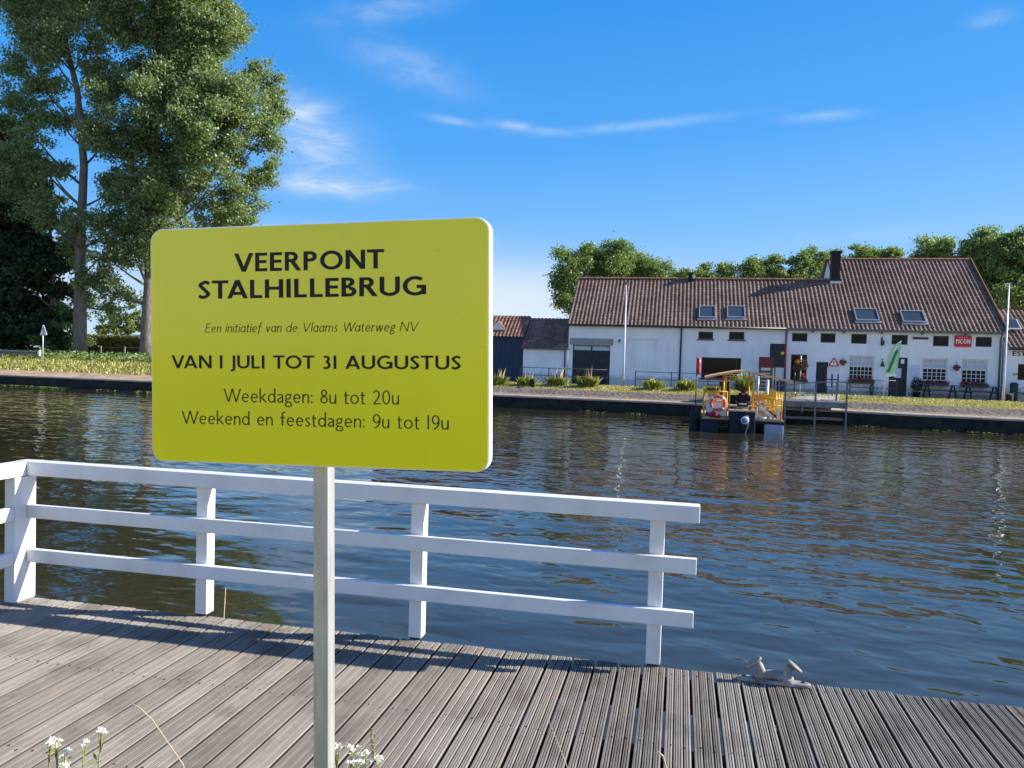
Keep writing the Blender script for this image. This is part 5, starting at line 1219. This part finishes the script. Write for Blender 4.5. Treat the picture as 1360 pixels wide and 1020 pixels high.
# ------------------------------------------------------------------ grasses
def blades(n, cfun, h, lean=.4, w=.012):
    V = np.zeros((n, 5, 3)); C = cfun(n)
    for i in range(n):
        a = random.uniform(0, 6.28); hh = h*random.uniform(.5, 1.15); l_ = lean*hh*random.uniform(.1, 1.1); dx, dy = math.cos(a), math.sin(a); ww = w*random.uniform(.7,1.4)
        c = C[i]; m = c + np.array([dx*l_*.35, dy*l_*.35, hh*.6]); t = c + np.array([dx*l_, dy*l_, hh])
        sd = np.array([-dy, dx, 0])*ww
        V[i] = [c-sd, c+sd, m+sd*.8, t, m-sd*.8]
    Q = np.arange(n*5).reshape(-1,5); return V.reshape(-1,3), Q
def bank_pts(x0, x1, q0, q1):
    def f(n):
        out = np.zeros((n,3))
        xs = rng.uniform(x0, x1, n); qs = rng.uniform(q0, q1, n)
        for i in range(n):
            x = xs[i]; out[i] = (x+QN[0]*qs[i], quay(x)+QN[1]*qs[i], gz_q(x, qs[i])-.01)
        return out
    return f
for nm, x0, x1, q0, q1, n, h_, mt, w in (('bank_grass', -60, -8, 2.0, 8.5, 15000, .20, 'drygrass', .035), ('bank_grass', -8, 34, 2.0, 5.2, 15000, .075, 'drygrass', .02), ('bank_grass', -8, 34, 2.3, 5.2, 3500, .10, 'grassblade', .02), ('bank_grass', -60, -8, 2.4, 9, 11000, .24, 'grassblade', .04)):
    V, Q = blades(n, bank_pts(x0, x1, q0, q1), h_, .5, w); o = np_mesh(nm, V, Q, MAT[mt]); tag(o, kind='stuff')
    tag(o, ('dry' if mt == 'drygrass' else 'green') + (' grass on the bank below the poplars' if x0 < -20 else ' grass strip before the houses'), 'grass')
C = bank_pts(-60, -9, 6.2, 9.5)(7500); C[:,2] += rng.uniform(.05, .50, len(C)); o = leaves('nettles', MAT['nettle'], None, C, .22, up_bias=1.2); tag(o, 'green nettles along the top of the left bank', 'nettles', kind='stuff')
C = bank_pts(-60, -12, -.75, -.03)(4200); keep = np.array([math.sin(c[0]*.55)+math.sin(c[0]*1.7)*.6+rng.uniform(-.6,.6) > -.1 for c in C]); C = C[keep]; C[:,2] = -1.045 + rng.uniform(0,.05,len(C))
o = leaves('water_weed', MAT['algae'], None, C, .13, up_bias=5); tag(o, 'green floating weed at the foot of the left canal wall', 'weed', kind='stuff')
C = bank_pts(0, 24, -.9, -.3)(900); keep = np.array([min(abs(c[0]-q) for q in (4.2,6.4,16.3,18.9,20.6,22.3)) < rng.uniform(.1,.8) for c in C]); C = C[keep]; C[:,2] = -1.04 + rng.uniform(0,.05,len(C))
o = leaves('water_weed', MAT['algae'], None, C, .11, up_bias=6); tag(o, 'patches of floating weed along the wall below the inn', 'weed', kind='stuff')
GT = [(-.75,44.9,.55,.62,'leftmost grass clump in front of the blue shed'), (.85,44.6,.55,.60,'grass clump left of the short dark bollard'), (2.6,44.4,.62,.62,'grass clump in front of the annex wall'), (4.3,43.9,.60,.72,'tall grass clump in front of the garage door'),
      (7.9,42.9,.55,.60,'grass clump with yellow blooms behind the railing, left of the downpipe'), (9.6,42.4,.55,.62,'grass clump with yellow blooms right of the downpipe')]
for k, (x, y, w, h_, lab) in enumerate(GT):
    z = far_z(x, y); o = thing('grass_clump', lab, 'grass clump', (x, y, z), 0, 'grass clumps along the railing')
    V, Q = blades(420, lambda n: np.stack([rng.normal(0,w*.36,n), rng.normal(0,w*.25,n), np.full(n,-.02)],1), h_*.8, .8, .014); np_mesh('blades', V, Q, MAT['grassblade'], o)
    if k < 4:
        V, Q = blades(16, lambda n: np.stack([rng.normal(0,w*.3,n), rng.normal(0,w*.2,n), np.full(n,.1)],1), h_*1.5, .25, .02); np_mesh('plumes', V, Q, MAT['reed'], o)
    else: leaves('flowers', MAT['flower_yellow'], o, blob(26, (0,-.1,h_*.75), (w*.7,.25,.14)), .09, aspect=1.)
# near plants by the deck
def yarrow(label, x, y, stems, group='white flowering plants by the deck'):
    o = thing('yarrow_plant', label, 'wild flower', (x, y, -.05), 0, group); m = MB(); F = []; Lf = []
    for sx, sy, sh, rr in stems:
        top = (sx, sy, sh); m.tube([(sx*.4,sy*.4,0),(sx*.75,sy*.75,sh*.55),top], [.0035,.003,.002], 6)
        for _ in range(7):
            a = random.uniform(0,6.28); q = rr*random.uniform(.2,1); e = (sx+q*math.cos(a), sy+q*math.sin(a), sh+.03+random.uniform(-.004,.006)); m.tube([(sx,sy,sh-.03), e], .0009, 4)
            F.append(blob(17, e, (.008,.008,.0035)))
        for k in range(26): t = random.uniform(.15,.95); Lf.append((sx*(.4+.6*t)+random.gauss(0,.016), sy*(.4+.6*t)+random.gauss(0,.016), sh*t))
    m.build('stems', MAT['grassblade'], o); leaves('flowers', MAT['flower_white'], o, np.concatenate(F), .005, up_bias=1.5, aspect=1.); leaves('leaves', MAT['leaf_light'], o, Lf, .03, aspect=.3)
yarrow('white yarrow with loose small heads at the lower left corner', -1.19, 2.10, [(-.048,0,.575,.020),(-.075,.01,.555,.012),(.075,.0,.60,.015),(.017,.02,.555,.017),(-.028,.0,.535,.018),(-.015,-.02,.515,.014),(-.058,.02,.545,.009)])
yarrow('white yarrow with broad flat heads right of the sign post foot', -.40, 2.0, [(-.035,0,.628,.013),(.0,.02,.612,.028),(.042,.0,.602,.026),(.02,-.02,.60,.02),(.075,.0,.60,.012)])
def stalk(label, pts, r_=.0016, head=None):
    o = thing('dry_stalk', label, 'dry stalk', pts[0], 0, 'dry grass stalks by the deck'); b0 = Vector(pts[0]); q = [Vector(p)-b0 for p in pts]
    MB().tube(q, [r_]*(len(q)-1)+[r_*.5], 6).build('stem', MAT['stalk'], o)
    if head: leaves('seed_head', MAT['reed'], o, np.concatenate([blob(10, q[-1]*(1-t)+q[-2]*t, (.006,.006,.006)) for t in np.linspace(0,head,14)]), .009, aspect=.4)
stalk('long bent dry stalk crossing the planks at the lower left', [(-.80,2.2,-.05),(-.927,2.2,.439),(-1.02,2.2,.57),(-1.055,2.2,.602),(-1.088,2.2,.62)])
stalk('short dry seed head right of the sign post', [(-.315,2.0,-.05),(-.322,2.0,.45),(-.345,2.0,.655)], .0016, .35)
stalk('thin pale stalk leaning over the planks in the lower middle', [(.34,2.2,-.05),(.19,2.2,.472),(.135,2.2,.60)], .0012)
stalk('short curled dry blade at the lower edge right of the middle', [(.50,2.2,-.05),(.482,2.2,.47),(.47,2.2,.505),(.452,2.2,.52)], .003)
stalk('thin dead reed rising beside the second railing post', [tuple(dk(-2.71,.09,-1.1)), tuple(dk(-2.73,.08,-.2)), tuple(dk(-2.70,.06,.17))], .004)
V, Q = blades(2600, lambda n: np.stack([rng.uniform(-3,3,n), rng.uniform(.6,1.72,n), np.full(n,-.06)],1), .16, .6, .004)
o = np_mesh('near_grass', V, Q, MAT['grassblade']); tag(o, 'short grass on the near bank beside the deck', 'grass', kind='stuff')
